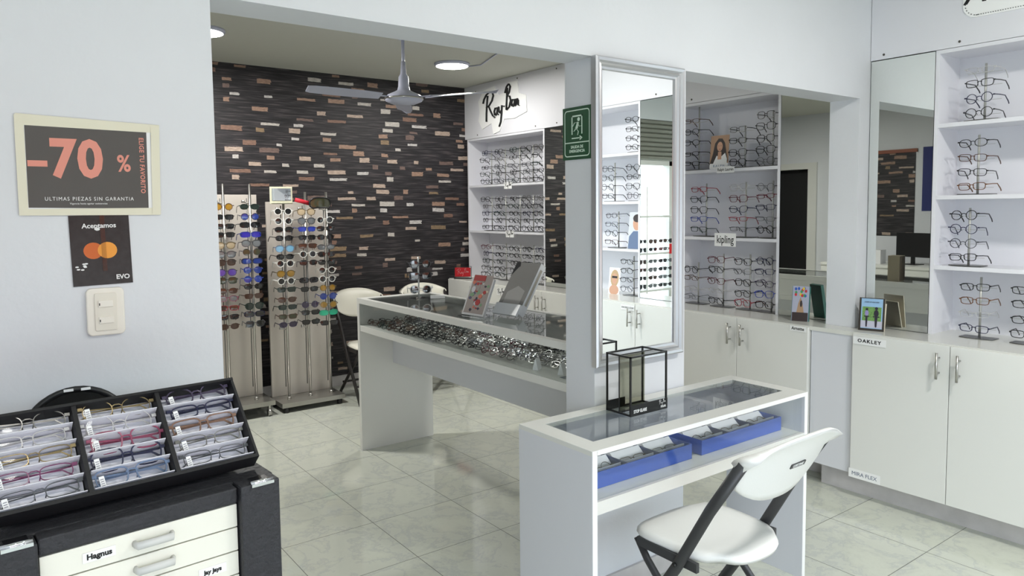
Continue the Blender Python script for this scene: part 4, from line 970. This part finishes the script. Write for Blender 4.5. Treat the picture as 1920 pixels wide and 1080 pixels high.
# tray: rim plane from fit
O = Vector((.156, 1.508, 1.025)); th, al = math.radians(5.0), math.radians(46)
U = Vector((math.cos(th), math.sin(th), 0)); V = Vector((-math.sin(th)*math.cos(al), math.cos(th)*math.cos(al), math.sin(al))); N = U.cross(V)
TM = Matrix(((U.x, V.x, N.x, O.x), (U.y, V.y, N.y, O.y), (U.z, V.z, N.z, O.z), (0, 0, 0, 1)))
t = thing('glasses_tray', 'black compartment tray of fifteen priced eyeglasses leaning on the sample case', 'tray', M=TM)
XT0, XT1, DT, DP = -.158, .308, .182, .036
MB().box((XT0, -.010, -DP), (XT1, -.003, .002)).box((XT0, DT, -DP), (XT1, DT+.006, .004)).box((XT0, -.003, -DP), (XT0+.005, DT, .002)).box((XT1-.005, -.003, -DP), (XT1, DT, .002)).box((XT0, -.01, -DP-.004), (XT1, DT+.006, -DP)).build('tray_walls', TRAYB, t)
for k in (0, 1): MB().box((.150*k-.004, -.003, -DP), (.150*k+.004, DT, .001)).build('divider', TRAYB, t)
MB().prism([(0.0, -DP-.004), (DT, -DP-.004), (DT-.10, -DP-.10), (0.03, -DP-.032)], XT0+.03, XT1-.03, axis='x').build('prop_wedge', TRAYB, t)
tray = [[('silver', 'oval'), ('clear', 'slim'), ('gold', 'slim'), ('magenta', 'slim'), ('grey', 'slim')],
        [('gold', 'oval'), ('clear', 'round'), ('pink', 'square'), ('navy', 'square'), ('lightblue', 'rect')],
        [('purple', 'oval'), ('navy', 'slim'), ('amber', 'rect'), ('silver', 'slim'), ('grey', 'slim')]]
names = [['thin silver', 'rimless clear', 'thin gold', 'magenta', 'grey metal'], ['gold-rimmed oval', 'clear round', 'pink', 'navy blue', 'light blue'], ['purple oval', 'dark blue slim', 'amber and clear', 'silver slim', 'slim grey']]
SLOT = DT/5
for c in range(3):
    x0 = XT0+.007 if c == 0 else .150*(c-1)+.006; x1 = .150*c-.006 if c < 2 else XT1-.007
    for r_ in range(5):
        v1 = DT-SLOT*r_; v0 = v1-SLOT
        mb = MB()
        mb.prism([(v0+.001, -DP), (v0+.0025, -DP), (v0+.0035, -.001), (v0+.0022, -.001)], x0, x1, axis='x')   # front lip card
        mb.prism([(v0+.0025, -DP+.001), (v1-.001, -DP+.006), (v1-.001, -DP+.0075), (v0+.0025, -DP+.0025)], x0, x1, axis='x')
        mb.build('card_insert', CARD, t)
        col_, shp_ = tray[c][r_]; thick = .0011 if col_ in ('silver', 'gold', 'grey', 'clear', 'magenta') else .0018
        gm = TM @ T((x0+x1)/2+random.uniform(-.003, .003), v0+SLOT*.55, -.010) @ RZ(random.uniform(-.05, .05)) @ RX(-PI*.5+.22+random.uniform(-.05, .05))
        eyeglasses(gm, shp_, col_, '%s eyeglasses with a price tag, %s slot of the tray\'s %s column' % (names[c][r_], ['top', 'second', 'third', 'fourth', 'bottom'][r_], ['left', 'middle', 'right'][c]), 'priced eyeglasses in the tray', 2, thick=thick, folded=True, price=True)
# round table mirror behind the tray
t = thing('round_mirror', 'round black-rimmed mirror on the wall behind the eyeglass tray', 'mirror', M=T(.186, YW-.012, .995) @ RX(-.10))
R0 = .112
mb = MB().tube([(R0*math.cos(2*PI*k/40), 0, R0*math.sin(2*PI*k/40)) for k in range(40)], .008, 8, closed=True); mb.build('rim', BLACK, t)
MB().add([(0, -.002, 0)]+[((R0-.004)*math.cos(2*PI*k/40), -.002, (R0-.004)*math.sin(2*PI*k/40)) for k in range(40)], [(0, 1+k, 1+(k+1) % 40) for k in range(40)]).build('mirror_glass', MIRROR, t)
for a in (1.38, 1.70): MB().box((R0*math.cos(a)-.010, -.0095, R0*math.sin(a)-.002), (R0*math.cos(a)+.010, -.007, R0*math.sin(a)+.004)).build('bright_clip', PAPER, t)

# ------------------------------------------------------------------ cards and brochures on the right worktop and shelves
SKIN, HAIR, TAN = mat('print_skin', rgb(206, 158, 130), .5), mat('print_dark_hair', rgb(46, 36, 34), .5), mat('print_tan', rgb(176, 140, 112), .5)
t = thing('portrait_card', 'portrait card of a dark-haired person in white on the middle unit\'s top shelf', 'card', M=face_mx((XF+.012, 3.02, 1.774), '-x') @ RX(-.08))
mb = MB(); lay = [(rect(-.072, 0, .072, .215), 0), (rect(-.072, .035, .072, .215), 1), ([(-.07, .035), (-.05, .10), (-.038, .165), (-.012, .196), (.018, .194), (.04, .165), (.055, .10), (.068, .05), (.06, .035)], 2), ([(-.045, .035), (-.02, .085), (.012, .075), (.045, .10), (.062, .06), (.062, .035)], 0), ([(-.012, .06), (.018, .06), (.016, .11), (-.01, .11)], 3), (ell(.002, .143, .022, .031, 16), 3), ([(-.02, .158), (-.006, .176), (.02, .172), (.026, .15), (.022, .182), (.0, .19), (-.02, .18)], 2), (ell(-.006, .148, .004, .0015, 8), 2), (ell(.011, .148, .004, .0015, 8), 2), (ell(.003, .126, .006, .002, 8), 4)]
for i, (p, mi) in enumerate(lay): mb.mi = mi; mb.prism(p, 0, .001+i*.0002)
mb.build('printed_card', [PAPER, TAN, HAIR, SKIN, mat('print_lips', rgb(160, 80, 78), .5)], t)
text('RALPH', .022, mat('pale_ink', rgb(120, 140, 170), .5), t, 0, .018, .0014, space=1.5)
# cyclist card
SKYP, GRNP, ROADP, RIDER, PURP = mat('print_sky', rgb(150, 186, 220), .4), mat('print_foliage', rgb(110, 150, 84), .4, noise=.4, nscale=200), mat('print_road', rgb(190, 190, 206), .4), mat('print_rider', rgb(44, 38, 52), .4), mat('print_lilac', rgb(150, 140, 190), .4)
t = thing('cyclist_card', 'upright advertising card with two cyclists by the right cabinet corner', 'card', M=face_mx((3.745, 1.925, ZC), '-x') @ RY(.25) @ RX(-.12))
mb = MB(); lay = [(rect(-.062, 0, .062, .172), 0), (rect(-.052, .012, .052, .168), 1), (rect(-.046, .045, .046, .125), 2), (rect(-.052, .016, .052, .052), 3)]
for cx, s_, mt in ((-.024, .85, 5), (.022, 1.05, 4)):
    lay += [(ell(cx, .092*1, .011*s_, .018*s_, 12), mt), (ell(cx, .112+.006*(s_ > 1), .0075*s_, .0075*s_, 10), 4), ([(cx-.004*s_, .022), (cx+.004*s_, .022), (cx+.007*s_, .078), (cx-.007*s_, .078)], 4), (ell(cx, .034, .0035, .016, 8), 4), (rect(cx-.015*s_, .072, cx+.015*s_, .077), 4)]
for i, (p, mi) in enumerate(lay): mb.mi = mi; mb.prism(p, 0, .001+i*.00015)
mb.build('printed_card', [mat('print_dark_brown', rgb(56, 50, 44), .4), SKYP, GRNP, ROADP, RIDER, PURP], t)
text('WAKE UP AND RIDE', .0075, INK, t, 0, .150, .0042)
MB().box((-.062, 0, -.006), (.062, .172, -.0006)).box((-.04, 0, -.03), (.06, .15, -.024), RX(-.12)).build('back_stand', mat('card_backing', rgb(222, 214, 196), .6), t)
# leaflet near the middle unit
t = thing('leaflet_holder', 'leaflet holder with a city and balloons picture at the mirror foot', 'brochure holder', M=face_mx((3.76, 2.345, ZC), '-x') @ RY(.35) @ RX(-.18))
mb = MB(); lay = [(rect(-.045, .0, .045, .20), 0), (rect(-.043, .05, .043, .198), 1), (rect(-.043, .0, .043, .05), 2), ([(-.02, .05), (.02, .05), (.012, .10), (.0, .14), (-.012, .10)], 3)]
for i, (p, mi) in enumerate(lay): mb.mi = mi; mb.prism(p, 0, .001+i*.0002)
random.seed(5)
for k in range(14): mb.mi = 4+k % 4; mb.prism(ell(random.uniform(-.028, .03), random.uniform(.14, .19), .007, .009, 8), 0, .002+k*.00005)
mb.mi = 2; mb.prism(ell(.004, .10, .007, .02, 8), 0, .0022)
mb.build('leaflet', [mat('leaf_lilac', rgb(170, 168, 196), .4), mat('leaf_sky', rgb(168, 172, 190), .4), mat('leaf_dark', rgb(56, 46, 46), .4), mat('leaf_tan', rgb(170, 140, 110), .4), mat('bal_r', rgb(190, 50, 60), .4), mat('bal_b', rgb(50, 90, 180), .4), mat('bal_y', rgb(220, 190, 70), .4), mat('bal_g', rgb(70, 150, 100), .4)], t)
MB().box((-.048, 0, -.022), (.048, .20, -.002)).build('holder', mat('holder_teal', rgb(70, 130, 120), .35), t)
# model photo with small sunglasses seen in framed mirror
t = thing('portrait_card', 'card of a fair-haired person in sunglasses, seen in the framed mirror', 'card', M=face_mx((XF+.03, .045, ZC), '-x') @ RX(-.1))
mb = MB(); lay = [(rect(-.06, 0, .06, .20), 0), (ell(0, .12, .045, .065, 14), 1), (ell(0, .115, .028, .042, 14), 2), (rect(-.028, .12, .028, .136), 3), (ell(0, .03, .05, .04, 12), 2)]
for i, (p, mi) in enumerate(lay): mb.mi = mi; mb.prism(p, 0, .001+i*.0002)
mb.build('printed_card', [PAPER, mat('print_blond', rgb(190, 160, 120), .5), SKIN, INK], t)
t = thing('portrait_card', 'card of a person with glasses on third shelf, seen in the framed mirror', 'card', M=face_mx((XF+.03, .27, 1.227), '-x') @ RX(-.1))
mb = MB(); lay = [(rect(-.08, 0, .08, .27), 0), ([(-.075, 0), (-.06, .10), (-.02, .13), (.03, .13), (.07, .09), (.075, 0)], 1), (ell(.0, .19, .04, .055, 14), 2), (ell(.0, .225, .042, .03, 12), 3)]
for i, (p, mi) in enumerate(lay): mb.mi = mi; mb.prism(p, 0, .001+i*.0002)
mb.build('printed_card', [mat('print_pale', rgb(210, 214, 220), .5), mat('print_denim', rgb(96, 116, 150), .5), SKIN, HAIR], t)

# ------------------------------------------------------------------ far-left part of the far room (seen in mirrors)
WM = (XL_BACK+.003)
o = MB().box((XL_BACK+.001, 3.98, 1.17), (XL_BACK+.006, 4.46, 2.13)).build('wallpaper_panel', BRICK); tag(o, 'stone-print wallpaper panel on the far-left wall, seen in the corner mirror', 'wall panel')
MB().box((XL_BACK+.001, 3.96, 2.13), (XL_BACK+.02, 4.48, 2.17)).build('top_rail', mat('red_wood', rgb(140, 74, 46), .5), o)
o = MB().box((XL_BACK+.001, 3.50, 1.46), (XL_BACK+.006, 3.90, 2.18)).build('blue_banner', mat('banner_blue', rgb(34, 44, 110), .6)); tag(o, 'dark blue banner on the far-left wall, seen in the corner mirror', 'banner')
t = thing('reception_desk', 'white reception desk on the far-left side, seen in the corner mirror', 'desk', (-.35, 3.75, 0)); I = T(-.35, 3.75, 0).inverted(); t.matrix_world = T(-.35, 3.75, 0)
MB().box((-.62, 3.15, .86), (-.02, 4.6, .89)).build('desk_top', LAM, t, I); MB().box((-.06, 3.15, 0), (-.03, 4.6, .86)).build('front_panel', LAM, t, I); MB().box((-.62, 3.15, 0), (-.06, 3.18, .86)).build('end_panel', LAM, t, I); MB().box((-.62, 4.57, 0), (-.06, 4.6, .86)).build('end_panel', LAM, t, I)
t = thing('monitor', 'black computer monitor on the reception desk, seen in the corner mirror', 'monitor', (-.33, 3.72, .89), .2)
MB().box((-.02, -.20, .08), (.005, .20, .34)).build('screen', BLACK, t); MB().box((-.01, -.02, 0), (.01, .02, .09)).box((-.07, -.08, 0), (.07, .08, .008)).build('foot', BLACK, t)
for k, (y, c, lb) in enumerate(((4.25, (70, 150, 170), 'teal'), (4.05, (230, 230, 232), 'white'), (3.40, (50, 90, 160), 'blue'))):
    o = MB().box((-.06, -.05, 0), (.06, .05, .12+.03*k)).build('carton', mat('carton_'+lb, rgb(*c), .5), None, T(-.25, y, .89)); tag(o, '%s carton on the reception desk, seen in the corner mirror' % lb, 'box')

# ------------------------------------------------------------------ window display racks behind the camera (seen in mirrors)
t = thing('window_rack', 'white wire display rack in the shop window, seen in the framed mirror', 'display rack', (1.95, YS+.12, 0)); I = T(1.95, YS+.12, 0).inverted(); t.matrix_world = T(1.95, YS+.12, 0)
for z in (.62, 1.02, 1.42): MB().box((1.36, YS+.03, z), (2.55, YS+.22, z+.02)).build('shelf', LAM, t, I)
for x in (1.37, 1.95, 2.54): MB().tube([(x, YS+.21, 0), (x, YS+.21, 1.75)], .009, 8).build('post', LAM, t, I)
k = 0
for z in (.67, .76, .85, .94, 1.07, 1.16):
    for x in (1.46, 1.62, 1.78, 1.94, 2.10):
        c, l = random.choice([(B, 'black'), (B, 'black'), (B, 'grey'), ('brown', 'brown'), ('wine', 'brown'), ('grey', 'grey')])
        eyeglasses(T(x, YS+.14, z) @ RZ(PI), random.choice(['rect', 'oval', 'aviator']), c, 'sunglasses with %s frame in the window rack, seen in the framed mirror' % c, 'sunglasses in the window rack', 0, lens=l, thick=.0025, name='sunglasses', cat='sunglasses')
o = MB().box((1.50, YS+.23, 1.02), (1.62, YS+.235, 1.13)).build('red_card', mat('card_red', rgb(214, 30, 36), .5)); tag(o, 'red price card hanging on the window rack, seen in the framed mirror', 'card')
